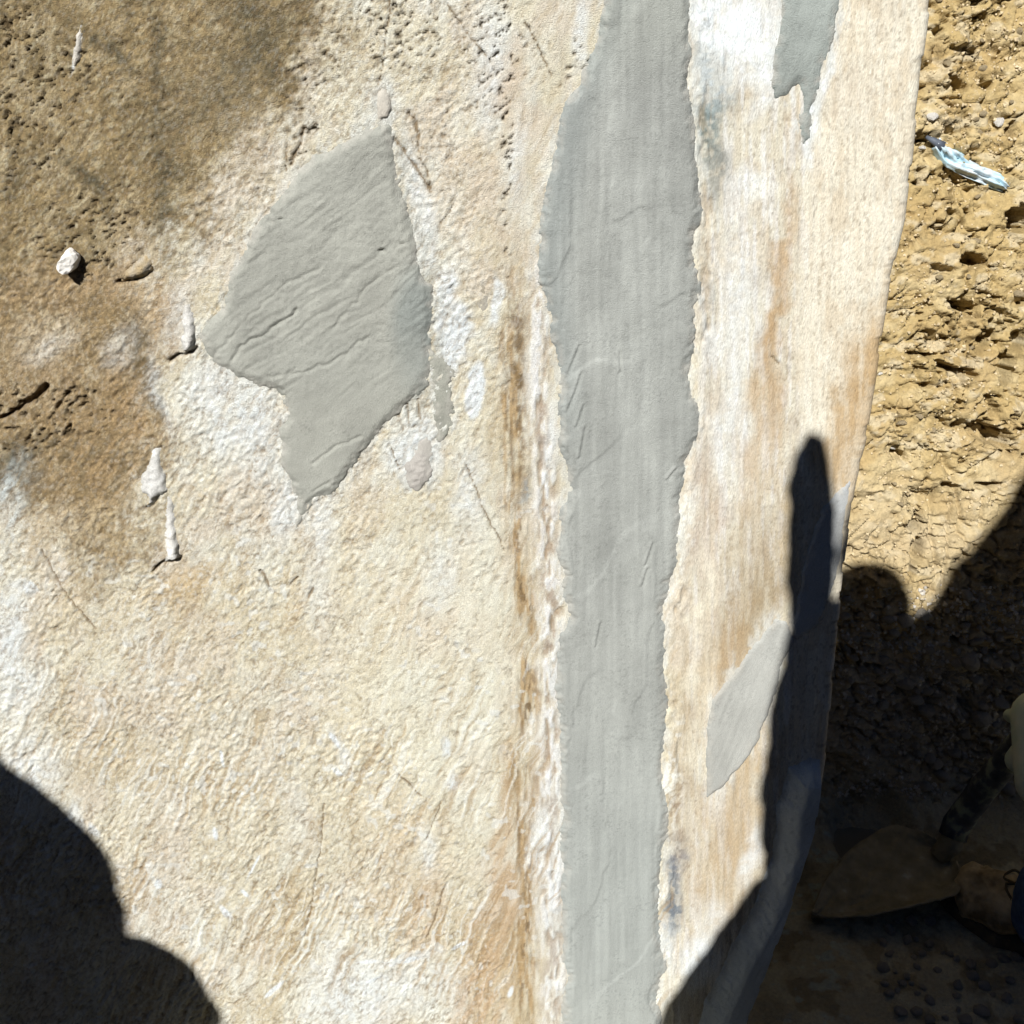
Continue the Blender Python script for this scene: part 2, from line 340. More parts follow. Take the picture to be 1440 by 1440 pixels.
# brown joint left of the strip
gx = X - np.interp(Y, [0, 400, 560, 700, 860, 1000, 1100, 1440], [718, 722, 722, 731, 738, 742, 738, 744]) + wx * 5
fadeY = sst(330, 430, Y)
gm = np.exp(-((gx + (fbm(Y / 60, Y * 0, 3, 87) - .5) * 16) / (9 + 14 * fbm(Y / 90, Y * 0 + 4, 3, 89))) ** 2) * fadeY * (.35 + .9 * sst(.3, .6, fbm(X / 20, Y / 70, 3, 95)))
col = mixc(col, S(190, 156, 108), np.clip(gm * (.3 + 1.3 * sst(.35, .65, fbm(X / 5, Y / 40, 4, 83))), 0, 1) * .85)
col = mixc(col, S(118, 92, 60), gm * sst(.58, .68, fbm(X / 4, Y / 14, 3, 85)) * .7)
col = mixc(col, S(120, 92, 58), np.exp(-((gx - 6) / 9) ** 2) * sst(380, 450, Y) * (1 - sst(600, 760, Y)) * sst(.4, .6, f1) * .8)
col = mixc(col, S(140, 112, 76), np.exp(-((gx + 9) / 2.5) ** 2) * fadeY * sst(.4, .6, ver) * .6)
lip = np.exp(-((gx - 36) / 17) ** 2) * fadeY * (1 - right)
col = mixc(col, S(232, 220, 202), lip * .8)
rg0 = fbm(X / 7 + wx * .6, Y / 24 + wy * .5, 4, 263)
col = mixc(col, S(248, 243, 238), lip * sst(.5, .6, rg0) * .9)
col = mixc(col, S(164, 138, 120), lip * sst(.48, .38, rg0) * .6)
# right-hand concrete: vertical streaks
rc = np.empty_like(col); rc[:] = S(227, 217, 196)
rc = mixc(rc, S(206, 188, 160), sst(.48, .66, ver) * .4)
rc = mixc(rc, S(206, 186, 160), sst(.5, .64, fbm(X / 26, Y / 60, 5, 165, .6)) * .5)
rc = mixc(rc, S(244, 240, 236), sst(.5, .66, fbm(X / 6, Y / 70, 4, 161)) * .5)
rc = mixc(rc, S(206, 194, 178), sst(.52, .7, fbm(X / 8, Y / 40, 4, 171)) * .5)
cream = sst(-14, 30, X - np.interp(Y, [0, 200, 420, 620, 760], [1180, 1140, 1115, 1120, 1115]) + wx * 12)
rc = mixc(rc, S(240, 228, 206), cream * .85)
rc = mixc(rc, S(222, 204, 178), cream * sst(.5, .66, ver) * .45)
rc = mixc(rc, S(214, 192, 162), cream * sst(.52, .66, fbm(X / 16, Y / 50, 5, 167, .6)) * .45)
rc = mixc(rc, S(120, 96, 70), sst(.70, .76, fbm(X / 3, Y / 7, 2, 169)) * .35)
col = col * (1 - right[..., None]) + rc * right[..., None]
for a, c, s in [((1205, 570, 34, 90, 10, .7), (204, 160, 110), .85), ((1228, 480, 14, 90, 10, .8), (208, 164, 112), .7), ((1180, 640, 26, 60, 8, .7), (206, 166, 120), .8),
                ((1086, 470, 14, 120, 6, .7), (196, 152, 104), .8), ((1104, 370, 12, 90, 4, .8), (206, 166, 124), .7), ((1060, 640, 16, 100, 8, .8), (214, 178, 140), .6),
                ((1075, 790, 44, 80, 14, .7), (186, 156, 122), .8), ((1050, 880, 34, 70, 24, .7), (178, 146, 108), .75), ((1020, 930, 20, 80, 20, .8), (196, 158, 116), .7),
                ((1110, 760, 10, 120, 0, .8), (214, 180, 136), .7), ((1020, 1200, 44, 110, 8, .6), (206, 172, 134), .85), ((1060, 1100, 16, 80, 14, .7), (208, 172, 130), .8),
                ((1000, 760, 14, 120, 4, .8), (208, 176, 150), .6), ((985, 700, 14, 100, 4, .8), (196, 164, 140), .5), ((1205, 740, 12, 60, 6, .8), (206, 170, 128), .7),
                ((965, 1000, 14, 120, 2, .7), (196, 164, 128), .7), ((990, 870, 8, 90, 6, .7), (240, 228, 204), .8), ((1000, 1000, 10, 90, 4, .7), (236, 222, 196), .6),
                ((1130, 560, 12, 90, 4, .7), (244, 234, 214), .7), ((1200, 130, 20, 40, 0, .8), (222, 196, 170), .5), ((1110, 890, 10, 60, 4, .7), (226, 204, 172), .7)]:
    c = (c[0] - 8, c[1] + 2, c[2] + 8) if c[0] < 230 else c; a = a[:5] + (.9, 26); col = mixc(col, S(*c), blob(*a) * s * (.62 + .5 * sst(.38, .62, fbm(X / 7, Y / 50, 5, 191, .6))))
# grey broken edges beside the strip
for a, c, s in [((1000, 90, 26, 90, -6, .8), (150, 156, 154), .6), ((995, 170, 20, 70, -4, .7), (128, 138, 134), .7), ((1010, 240, 16, 50, 0, .8), (150, 148, 140), .5),
                ((948, 1210, 14, 40, 0, .7), (150, 146, 144), .8), ((945, 1270, 12, 50, 0, .7), (128, 132, 136), .7), ((950, 1130, 10, 60, 0, .8), (172, 152, 128), .7),
                ((990, 440, 10, 80, 0, .8), (176, 170, 162), .5), ((730, 520, 10, 50, 0, .8), (120, 98, 66), .5), ((735, 690, 8, 20, 0, .8), (170, 170, 164), .7)]:
    col = mixc(col, S(*c), blob(*a, 14) * s * (.5 + sst(.4, .6, f1)))
# lime bloom and white plaster smears
for a, s in [((330, 590, 66, 70, -30, .7), .75), ((300, 540, 34, 30, 0, .7), .5), ((380, 640, 26, 90, -12, .8), .6), ((405, 720, 20, 40, 0, .7), .7), ((452, 720, 14, 60, -5, .7), .7),
             ((450, 820, 22, 70, 0, .8), .4), ((637, 455, 26, 34, 0, .4), .95), ((640, 495, 18, 20, 0, .4), .95), ((672, 545, 13, 34, 4, .35), .95), ((694, 425, 9, 32, 4, .4), .9), ((640, 470, 26, 42, 0, .3), 1.3), ((672, 548, 13, 36, 4, .25), 1.4), ((628, 410, 16, 26, 20, .3), 1.2), ((592, 640, 30, 30, -30, .5), .9),
             ((625, 400, 18, 30, 20, .5), .8), ((586, 260, 14, 60, -14, .5), .7), ((600, 340, 16, 40, -14, .6), .7), ((585, 610, 26, 40, 0, .5), .75), ((556, 640, 16, 24, 0, .5), .7),
             ((660, 690, 22, 60, 4, .7), .65), ((615, 810, 24, 50, 0, .7), .5), ((16, 880, 26, 60, 0, .6), .8), ((20, 960, 40, 60, 0, .8), .7), ((40, 1080, 44, 40, 30, .6), .75),
             ((38, 830, 12, 9, 30, .3), 1), ((106, 1150, 14, 20, -20, .5), .8), ((140, 1165, 8, 16, -20, .4), .8), ((690, 110, 22, 70, 0, .8), .6), ((700, 30, 16, 40, 0, .8), .5),
             ((815, 40, 12, 60, 10, .6), .7), ((540, 140, 18, 30, 0, .7), .5), ((730, 230, 14, 60, 0, .8), .5), ((500, 1400, 70, 60, 0, .6), .8), ((600, 1390, 50, 40, 0, .8), .5),
             ((570, 1345, 40, 8, -10, .5), .7), ((600, 1200, 12, 30, 0, .6), .6), ((620, 1050, 8, 12, 0, .4), .8), ((640, 1102, 8, 10, 0, .4), .8), ((1020, 30, 52, 50, 0, .35), .95),
             ((1060, 60, 44, 60, 30, .5), .8), ((1075, 110, 14, 60, 20, .6), .6), ((1000, 110, 26, 40, 0, .6), .5), ((1055, 260, 20, 24, 0, .7), .6), ((1140, 160, 6, 60, 8, .5), .9),
             ((1155, 130, 8, 90, 10, .5), .8), ((1030, 420, 26, 120, 4, .9), .55), ((1030, 600, 22, 90, 4, .9), .5), ((1000, 1290, 20, 26, 0, .6), .4), ((940, 1330, 12, 30, 0, .6), .6),
             ((985, 1350, 22, 40, 20, .5), .8), ((1050, 1210, 12, 40, 16, .6), .6), ((768, 640, 10, 50, 4, .6), .7), ((776, 1260, 12, 120, 0, .7), .5), ((758, 1180, 10, 60, 8, .7), .6),
             ((168, 486, 14, 30, 20, .9), .35), ((66, 492, 34, 14, -30, .9), .35), ((250, 450, 20, 40, 0, .8), .45), ((224, 560, 10, 60, -14, .8), .5), ((480, 1060, 10, 30, -20, .6), .6)]:
    m = np.clip(blob(*a, 16) * s * (.55 + .45 * sst(.35, .6, f1)), 0, 1)
    col = mixc(col, S(243, 244, 242), m)
for (cx, cy, ln, an, w) in [(470, 1040, 14, 55, 4), (476, 1086, 9, 40, 4), (312, 1066, 13, 80, 3), (303, 1172, 9, 80, 4), (318, 1283, 15, 45, 5), (345, 1257, 9, 40, 3), (385, 1392, 20, -40, 4),
                            (223, 1243, 7, 80, 6), (357, 1218, 20, -62, 2), (518, 1352, 16, -5, 3), (575, 1350, 16, -12, 4), (525, 1378, 18, -18, 3), (108, 75, 30, -75, 3), (645, 1330, 12, -30, 3), (718, 1396, 9, -70, 4)]:
    x, y = rot(X - cx, Y - cy, an); col = mixc(col, S(246, 247, 246), 1 - sst(.6, 1.2, np.hypot(x / ln, y / w) + (f1 - .5) * .7))
for P, w_, s_ in [(PATCH, 26, .6), (STRIP, 20, .55), (TOPR, 24, .8), (LOWR, 20, .5), (SMEAR, 16, .7), (DAB, 30, .8), (TOPDAB, 24, .6)]:      # film of lime and cement wiped past the patches
    sdp = poly_sdf(X + wx * 8, Y + wy * 8, P); fm = sst(-w_, 2, sdp) * sst(.42, .6, fbm(X / 8, Y / 22, 4, 183))
    col = mixc(col, S(226, 224, 216), fm * s_)
gf = sst(-34, 0, poly_sdf(X + wx * 14, Y + wy * 14, PATCH)) * sst(545, 575, X) * sst(.40, .58, fbm(sx / 40, sy / 8, 4, 187)); col = mixc(col, S(186, 184, 172), gf * .6)
# rust coloured painted shading in hollows of the rough zone is added after the relief is known
rough = np.clip(1 - right - .0, 0, 1) * (1 - .75 * sst(640, 740, X)) * 1.0
rough = rough * (1 - .45 * blob(640, 900, 110, 330, 0, .7, 10))
# ---- relief (metres towards the camera)
Xw = X + wx * 10; Yw = Y + wy * 10
c1, s1 = rot(Xw, Yw, -58); c2, s2 = rot(Xw, Yw, -38)
tl_ = sst(620, 420, Y + X * .35)                          # upper left: flatter strokes
def rdg(n): return 1 - np.abs(2 * n - 1)
gA = fbm(c1 / 15, s1 / 6.5, 3, 201); gB = fbm(c2 / 13, s2 / 5.5, 3, 205); g1 = gA * (1 - tl_) + gB * tl_; g1 = g1 + .35 * (fbm(c1 / 6.5, s1 / 3.0, 2, 207) - .5)
g2 = rdg(vn(c1 / 9, s1 / 4.2, 211)); g3 = fbm(X / 40, Y / 40, 3, 221); g4 = fbm(X / 19, Y / 15, 2, 231)
dens = .55 + .9 * sst(.35, .65, fbm(X / 70, Y / 70, 3, 235))
crA = np.abs(2 * fbm(c1 / 13, s1 / 6.0, 3, 202) - 1); crB = np.abs(2 * fbm(c2 / 12, s2 / 5.2, 3, 206) - 1); crs = crA * (1 - tl_) + crB * tl_
crz = 1 - sst(.0, .16, crs)
rel = ((g1 - .5) * .0024 + (np.minimum(crs, .35) - .2) * .0034 + (g2 - .5) * .0010 + (fbm(X / 4.2, Y / 4.2, 2, 233) - .5) * .0016) * dens + (g3 - .5) * .003
h = rel * rough * .85
h += (1 - rough) * ((ver - .5) * .0020 + (fbm(X / 4, Y / 45, 4, 241) - .5) * .0020 + (g3 - .5) * .002)
# torn pits of the stucco, clustered
pitz = np.maximum.reduce([blob(75, 105, 45, 50, 0, .7), blob(40, 60, 60, 40, 40, .7) * .7, blob(700, 60, 50, 80, 0, .8) * .45, blob(560, 40, 50, 60, 0, .8) * .5, blob(450, 70, 40, 110, 20, .8) * .25,
                          blob(60, 590, 80, 36, -10, .7), blob(425, 195, 14, 40, 20, .7) * .6, blob(130, 330, 70, 50, 0, .8) * .7, blob(20, 200, 50, 60, 0, .8) * .7, blob(715, 190, 12, 170, 0, .7) * .5, blob(800, 90, 12, 40, 20, .6) * .6])
pn = fbm(c2 / 9, s2 / 4.5, 3, 251)
pit = sst(.318, .262, pn - .062 * pitz) * (1 - right) * np.clip(pitz * 1.4 + .25 * (X < 720), 0, 1)
h -= pit * .0048
# ragged strip beside the grey fill
rg = fbm(X / 7 + wx * .6, Y / 24 + wy * .5, 4, 263); h += lip * ((rg - .5) * .0085 * (.3 + 1.2 * sst(.35, .65, fbm(X / 40, Y / 60, 3, 265))))
ridge_r = np.exp(-((X - np.interp(Y, [0, 300, 600, 800, 900, 1440], [990, 992, 985, 962, 945, 945])) / 14) ** 2)
h += ridge_r * ((rg - .5) * .0075 * (.3 + 1.2 * sst(.35, .65, fbm(X / 40, Y / 50, 3, 269))) + .0005)
h += gm * ((fbm(X / 4, Y / 20, 3, 271) - .5) * .006 - .0008)
# cracks and torn lines, plus dark grooves as painted shade under plaster runs
CRACKS_AND_SHADE = [([(548, 0), (546, 25), (541, 60), (538, 95), (533, 118)], 1.6, .003), ([(628, 5), (645, 30), (662, 52), (676, 70), (684, 80)], 1.4, .003),
          ([(735, 22), (748, 48), (762, 78), (776, 108)], 1.4, .003), ([(574, 158), (584, 172), (588, 190), (589, 212)], 2.6, .004),
          ([(553, 194), (562, 205), (574, 220), (588, 240), (600, 258), (605, 270)], 2.6, .003), ([(590, 222), (600, 240), (606, 266)], 1.6, .003),
          ([(642, 280), (632, 298), (620, 314)], 1.6, .002), ([(656, 655), (668, 685), (684, 725), (700, 755), (710, 776)], 1.4, .003),
          ([(403, 200), (402, 240)], 1.5, .003), ([(428, 180), (420, 205), (408, 232)], 3.2, .004), ([(60, 775), (88, 830), (106, 850), (135, 885)], 1.8, .003),
          ([(366, 804), (374, 815), (381, 832)], 3, .004), ([(418, 812), (408, 824)], 2, .003), ([(440, 828), (434, 842)], 2.5, .003),
          ([(570, 560), (576, 600)], 1.6, .003), ([(560, 585), (568, 606)], 1.6, .003), ([(588, 560), (592, 590)], 1.4, .003), ([(548, 626), (562, 662)], 1.6, .003),
          ([(0, 590), (25, 575), (45, 562), (65, 545)], 6, .011), ([(80, 575), (92, 556), (104, 545)], 3, .006), ([(165, 396), (185, 393), (200, 390), (213, 378)], 3.5, .010),
          ([(237, 508), (250, 500), (262, 499), (275, 489)], 3, .010), ([(216, 802), (226, 792), (238, 789), (252, 783)], 3.5, .011), ([(205, 714), (214, 712), (222, 700)], 2.5, .008),
          ([(600, 1320), (612, 1290), (628, 1240)], 1.6, .002), ([(560, 1090), (580, 1108), (592, 1120)], 1.6, .0025), ([(600, 1180), (620, 1130)], 1.3, .002),
          ([(455, 1130), (452, 1180), (446, 1220), (440, 1262), (428, 1316), (414, 1340)], 1.3, .0025), ([(1085, 500), (1095, 512)], 1.5, .002)]
jx = (fbm(X / 10, Y / 10, 3, 281) - .5) * 4; jy = (fbm(X / 10, Y / 10, 3, 285) - .5) * 4
for P, wd, dp in CRACKS_AND_SHADE:
    d = line_d(X + jx, Y + jy, P); ww = wd * (.35 + .9 * vn(X / 11, Y / 11, 291)); k = 1 - sst(ww * .4, ww * 1.15, d)
    h -= k * dp; col = mixc(col, S(84, 66, 44), k * .75)
# shading of hollows painted into the colour, with brown dirt in creases
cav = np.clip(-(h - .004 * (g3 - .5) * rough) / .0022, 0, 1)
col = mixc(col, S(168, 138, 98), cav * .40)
col = mixc(col, S(134, 108, 74), crz * sst(.35, .6, fbm(X / 26, Y / 26, 4, 237)) * .5 * rough)
grit = fbm(X / 3.0, Y / 3.0, 3, 263, .7); col = col * (1 + (grit - .5) * (.30 + .55 * br) * rough)[..., None]
q1, q2 = rot(X + wx * 12, Y + wy * 12, -66); scf = fbm(q1 / 130, q2 / 5.5, 4, 277, .6); zsc = (1 - right) * (1 - br) * (.35 + .65 * sst(700, 1200, Y)) * sst(.35, .6, fbm(X / 110, Y / 110, 3, 279))
col = col * (1 + (scf - .5) * .5 * zsc)[..., None]; col = mixc(col, S(250, 247, 238), sst(.60, .70, scf) * .55 * zsc); col = mixc(col, S(190, 156, 110), sst(.42, .32, scf) * .45 * zsc); h += (scf - .5) * .0020 * zsc
spt = sst(.80, .84, vn(X / 8 + wx, Y / 8 + wy, 273)) * sst(.45, .6, fbm(X / 90, Y / 90, 3, 275)); col = mixc(col, S(242, 240, 234), spt * .5 * (1 - .8 * br) * (1 - right) * sst(500, 800, Y))
spk = sst(.60, .70, fbm(X / 3.2, Y / 3.2, 2, 261)); col = mixc(col, S(250, 246, 236), spk * (.32 - .22 * br) * rough)
spk = sst(.62, .72, fbm(c1 / 5.5, s1 / 2.6, 2, 267)); col = mixc(col, S(110, 90, 62), spk * (.22 + .3 * br) * rough)
col = mixc(col, S(58, 46, 30), pit * .7)
H0 = h.copy()
# weathered edge: the right rim wavers slightly
Vw = np.stack([Uall, WALL_Y - h, Zall], -1)
nar = 6; arc = []
ca = col[:, -1:, :].repeat(nar + 6, 1)
for k in range(1, nar + 1):
    th = pi / 2 * k / nar; arc.append(np.stack([EU + .011 * sin(th), WALL_Y + .011 * (1 - cos(th)) - h[:, -1] * cos(th), ZR], -1))
for k in range(1, 7): arc.append(np.stack([EU + .011 + (fbm(ZR * 9, ZR * 0 + k, 3, 5) - .5) * .006, WALL_Y + .011 + .15 * k + 0 * ZR, ZR], -1))
Vfull = np.concatenate([Vw, np.stack(arc, 1)], 1); Cfull = np.concatenate([col, ca], 1)
wall = tag(empty('concrete_wall', (0, WALL_Y, 0)), 'old stained concrete wall with grey cement repairs, standing left of the earth bank', 'wall')
wl = -Vector((0, WALL_Y, 0))
Voff = np.array([0, WALL_Y, 0])
Cfull = np.clip(Cfull * np.array([1.155, 1.195, 1.195]), 0, .70)
js = len(uc) + int(np.argmin(np.abs(X[ZR.searchsorted(1.0), len(uc):] - 868)))      # the two halves meet under the cement fill
link('wall_face', grid_mesh('wall_face', (Vfull - Voff)[:, :js + 1], Cfull[:, :js + 1]), M_WALL, wall)
link('wall_pier', grid_mesh('wall_pier', (Vfull - Voff)[:, js:], Cfull[:, js:]), M_PIER, wall)

def cement(name, P, thick, c, lab=None, edge=15.0, stroke=None, jag=8.0, deep=.0035, mat=None, extra=None, cv=None):
    """a trowelled layer lying on the wall; its rim dives into the rough wall"""
    P = np.array(P, float); x0, y0 = P.min(0) - 25; x1, y1 = P.max(0) + 25
    m = (X > x0) & (X < x1) & (Y > y0) & (Y < y1); rr = np.where(m.any(1))[0]; cc = np.where(m.any(0))[0]
    sl = (slice(rr[0], rr[-1] + 1), slice(cc[0], cc[-1] + 1)); x = X[sl]; y = Y[sl]
    sd = poly_sdf(x, y, P) + (fbm(x / 26, y / 26, 5, 301, .6) - .5) * jag * 2.2 + (fbm(x / 4, y / 4, 2, 305) - .5) * jag * .6
    low = (fbm(x / 60, y / 60, 3, 311) - .5) * .003
    prof = sst(-2, edge, sd)
    hh = low + thick * prof - (1 - sst(-7, 0, sd)) * .006 - deep * (1 - sst(-3, 2, sd))
    if stroke is not None: hh = hh + stroke(x, y) * prof
    if extra is not None: hh = hh + extra(x, y, sd)
    C = np.empty(x.shape + (3,), np.float32); C[:] = S(*c) * np.array([1.06, 1.05, 1.02])
    C = C * (1 + (fbm(x / 60, y / 120, 5, 323, .6) - .5) * .34)[..., None]
    n = fbm(x / 50, y / 110, 4, 321)
    C = C * (1 + (n - .5) * .22 + (fbm(x / 4, y / 4, 2, 325) - .5) * .08)[..., None]
    if cv is not None: C = cv(C, x, y, sd)
    rim = sst(16, -2, sd) * sst(.40, .62, fbm(x / 9, y / 14, 4, 331)); C = mixc(C, S(208, 203, 190), rim * .75)
    C = C * (1 - .16 * sst(.66, .74, fbm(x / 2.2, y / 2.2, 2, 335)) * sst(.45, .6, fbm(x / 30, y / 40, 3, 337)))[..., None]
    V = np.stack([Uall[sl], -hh, Zall[sl]], -1)
    o = link(name, grid_mesh(name, V, C, keep=sd > -7), mat or M_CEM, wall)
    if lab: o['label'] = lab
    return o
def st_diag(x, y):
    a, b = rot(x + (fbm(x / 60, y / 60, 2, 341) - .5) * 30, y, -36)
    r = fbm(a / 90, b / 7, 4, 351); w = fbm(a / 60, b / 26, 3, 361)
    s = (r - .5) * .0014 * (.4 + 1.2 * sst(.4, .65, w)) + (fbm(a / 34, b / 3.0, 3, 365) - .5) * .0011 * (.4 + 1.4 * sst(.4, .65, w)) + (fbm(x / 5, y / 5, 3, 371) - .5) * .0013
    s = s * sst(610, 500, y + (x - 400) * .2) + (fbm(x / 16, y / 16, 3, 375) - .5) * .0010
    for Pk, wd, dp in [([(325, 505), (345, 480), (372, 470), (392, 455), (420, 435)], 1.8, .0026), ([(470, 460), (520, 400), (560, 372)], 1.6, .0015), ([(380, 528), (430, 522), (470, 505), (520, 470)], 1.8, .0016),
                       ([(300, 500), (340, 455), (400, 400), (450, 375)], 1.6, .0014), ([(440, 650), (470, 628), (510, 612)], 1.6, .0018), ([(440, 690), (462, 676)], 1.5, .0018)]:
        s = s - dp * (1 - sst(wd * .4, wd * 1.6, line_d(x + (vn(x / 8, y / 8, 381) - .5) * 6, y + (vn(x / 8, y / 8, 382) - .5) * 6, Pk)))
    for (hx, hy, r0) in [(537, 351, 4.5), (566, 341, 2.5), (396, 307, 3)]:
        s = s - .004 * (1 - sst(r0 * .5, r0, np.hypot((x - hx) * .7, (y - hy) * 1.6)))
    return s
def st_vert(x, y):
    a, b = rot(x, y, 5)
    lp = vn(x / 60 + .5 * fbm(x / 50, y / 50, 3, 423), y / 150 + .3 * x / 60, 425); s = sst(.48, .53, lp) * .0012 + (fbm(a / 9, b / 160, 4, 391) - .5) * .0012 + (fbm(x / 5, y / 5, 2, 395) - .5) * .0005 + (fbm(x / 40, y / 90, 3, 396) - .5) * .0022
    for Pk in [[(812, 482), (800, 512), (790, 538)], [(815, 520), (806, 548), (794, 575)], [(818, 566), (808, 596)], [(820, 596), (812, 640)], [(868, 492), (869, 520)],
               [(905, 790), (915, 760)], [(900, 820), (908, 795)], [(835, 905), (842, 870)], [(936, 670), (948, 655)]]:
        d = line_d(x, y, Pk); s = s + .0016 * (1 - sst(.8, 2.4, d)) - .0012 * (1 - sst(.5, 3.5, line_d(x - 3, y - 2, Pk)))
    return s
def st_fine(x, y): return (fbm(x / 5, y / 9, 3, 401) - .5) * .0012
def st_right(x, y):
    a, b = rot(x, y, 22); return (fbm(a / 5, b / 60, 3, 411) - .5) * .0010
def cv_patch(C, x, y, sd):
    C = mixc(C, S(150, 158, 153), (1 - sst(.5, 1.3, np.hypot((x - 585) / 36, (y - 460) / 90))) * .6)
    C = mixc(C, S(182, 182, 170), (1 - sst(.4, 1.3, np.hypot((x - 500) / 120, (y - 510) / 60))) * .5)
    return C
def cv_strip(C, x, y, sd):
    C = mixc(C, S(162, 168, 163), sst(60, 10, x - np.interp(y, [0, 150, 385, 700, 1440], [850, 795, 757, 795, 790])) * sst(700, 500, y) * .55)
    C = mixc(C, S(194, 199, 192), sst(900, 1300, y) * .5)
    C = mixc(C, S(182, 184, 172), sst(150, 0, y) * .5)
    lap = 1 - np.abs(2 * vn(x / 60 + .5 * fbm(x / 50, y / 50, 3, 423), y / 150 + .3 * x / 60, 425) - 1); C = mixc(C, S(196, 198, 190), sst(.80, .99, lap) * .07)
    dk = fbm(x / 6, y / 120, 4, 421); C = C * (1 + (dk - .5) * .3)[..., None]
    return C
cement('cement_patch', PATCH, .0050, (178, 178, 168), 'broad leaf-shaped grey cement patch with diagonal trowel strokes', stroke=st_diag, cv=cv_patch)
cement('cement_strip', STRIP, .0048, (180, 182, 176), 'tall grey cement fill running down the joint of the wall', stroke=st_vert, cv=cv_strip, jag=7)
cement('cement_smear', SMEAR, .0016, (178, 178, 166), 'thin grey smear beside the leaf-shaped patch', edge=6, stroke=st_fine, jag=10)
cement('cement_smear', DAB, .0026, (202, 196, 188), 'small stippled grey dab below the leaf-shaped patch', edge=14, stroke=lambda x, y: (fbm(x / 3, y / 3, 2, 441) - .5) * .003)
cement('cement_smear', OVAL, .0012, (182, 172, 152), 'small grey oval dab among white smears', edge=5, stroke=st_fine, jag=4)
cement('cement_smear', TOPDAB, .003, (222, 214, 200), 'pale lump at the tip of the leaf-shaped patch', edge=6, stroke=st_fine, jag=4)
cement('cement_patch', TOPR, .0032, (174, 180, 174), 'grey forked patch at the top right of the wall', stroke=st_right, jag=6)
cement('cement_patch', LOWR, .0026, (196, 196, 189), 'pale grey wedge-shaped patch near the shadow', stroke=st_right, jag=4, edge=6)
cement('cement_patch', FING, .0026, (204, 206, 205), 'light grey patch at the right rim of the wall', stroke=st_right, jag=4, edge=6)
cement('cement_apron', APRON, .022, (222, 228, 228), 'thick grey cement layer at the foot of the wall', stroke=lambda x, y: (fbm(rot(x, y, 28)[0] / 8, rot(x, y, 28)[1] / 50, 4, 451) - .5) * .0022, edge=34, jag=3)
def drip(P, T, tip, c=(254, 251, 244), lab=None):
    tx, ty = tip
    cement('plaster_drip', P, .0015, c, lab, edge=8, jag=7, extra=lambda x, y, sd: T * .75 * sst(-1, 7, sd) * np.exp(-np.maximum(0, np.hypot(x - tx, y - ty) - 8) / 40) + (fbm(x / 5, y / 5, 3, 461) - .5) * .003 * (sd > 0), mat=M_WALL)
drip([(236, 700), (243, 706), (247, 740), (252, 770), (254, 784), (244, 788), (234, 788), (236, 760), (234, 720)], .011, (244, 782), lab='long white plaster run on the brown stain')
drip([(262, 424), (272, 440), (275, 465), (275, 488), (265, 496), (256, 496), (258, 470), (256, 440)], .011, (266, 490), lab='white plaster run beside the leaf-shaped patch')
drip([(205, 655), (215, 630), (226, 632), (230, 655), (234, 690), (226, 694), (216, 708), (208, 712), (206, 695), (196, 690), (198, 665)], .008, (212, 700), (254, 252, 246), 'crusty white plaster splash above the long run')
drip([(112, 20), (120, 22), (116, 50), (108, 90), (104, 112), (100, 110), (104, 80), (108, 46)], .004, (104, 106), (244, 236, 222), 'thin pale run on the brown top corner')
drip([(175, 380), (190, 366), (208, 360), (214, 372), (204, 386), (186, 391), (170, 395)], .008, (190, 388), (200, 178, 140), 'brown crust lip on the stain')

# stone stuck in the wall
def stone_bm(seed, sub=2, amp=.28, facets=True):
    rnd = random.Random(seed); bm = bmesh.new(); bmesh.ops.create_icosphere(bm, subdivisions=sub, radius=1)
    pl = [(Vector((rnd.gauss(0, 1), rnd.gauss(0, 1), rnd.gauss(0, 1))).normalized(), rnd.uniform(.55, .9)) for _ in range(9)]
    for v in bm.verts:
        n = v.co.normalized(); r = 1.0
        for d, k in pl:
            c = n.dot(d)
            if c > .05: r = min(r, k / c)
        v.co = n * (r * (1 + rnd.uniform(-.03, .03)))
    if not facets:
        for f in bm.faces: f.smooth = True
    return bm
sp = onwall(101, 366)
bm = stone_bm(77, 3); bmesh.ops.scale(bm, vec=(.014, .024, .015), verts=bm.verts); bmesh.ops.rotate(bm, matrix=Matrix.Rotation(R(28), 3, 'Y'), verts=bm.verts)
o = link('stone', bm_mesh(bm, 'stone'), M_CHIP, wall, (sp[0], -.006, sp[2])); o['label'] = 'pale stone jutting from the stained wall'

# ------------------------------------------------------------------ ground and earth bank: one relief sheet, cut in two
XF = np.arange(.28, 1.42, .0028); XS = np.concatenate([np.linspace(-5, .27, 40), XF, np.linspace(1.45, 6, 34)])
SF = np.arange(-.72, 1.80, .0030); SSs = np.concatenate([np.linspace(-9, -.74, 60), SF, np.linspace(1.84, 3.2, 24)])
GX, GS = np.meshgrid(XS, SSs); GX = GX.astype(np.float32); GS = GS.astype(np.float32)
RAD = .16; TL = RAD * tan(BANK_SL / 2)
def prof(s):
    """foot of the bank rounded by an arc: returns y, z, ny, nz"""
    s = np.asarray(s, float); L = RAD * BANK_SL
    a = -TL; y = np.empty_like(s); z = np.zeros_like(s); th = np.zeros_like(s)
    m0 = s <= a; y[m0] = BANK_Y + s[m0]
    m1 = (s > a) & (s < a + L); t = (s[m1] - a) / RAD; th[m1] = t; y[m1] = BANK_Y + a + RAD * np.sin(t); z[m1] = RAD * (1 - np.cos(t))
    m2 = s >= a + L; d = s[m2] - a - L; y[m2] = BANK_Y + a + RAD * sin(BANK_SL) + d * cos(BANK_SL); z[m2] = RAD * (1 - cos(BANK_SL)) + d * sin(BANK_SL); th[m2] = BANK_SL
    return y, z, -np.sin(th), np.cos(th)
PY, PZ, NY, NZ = prof(GS)
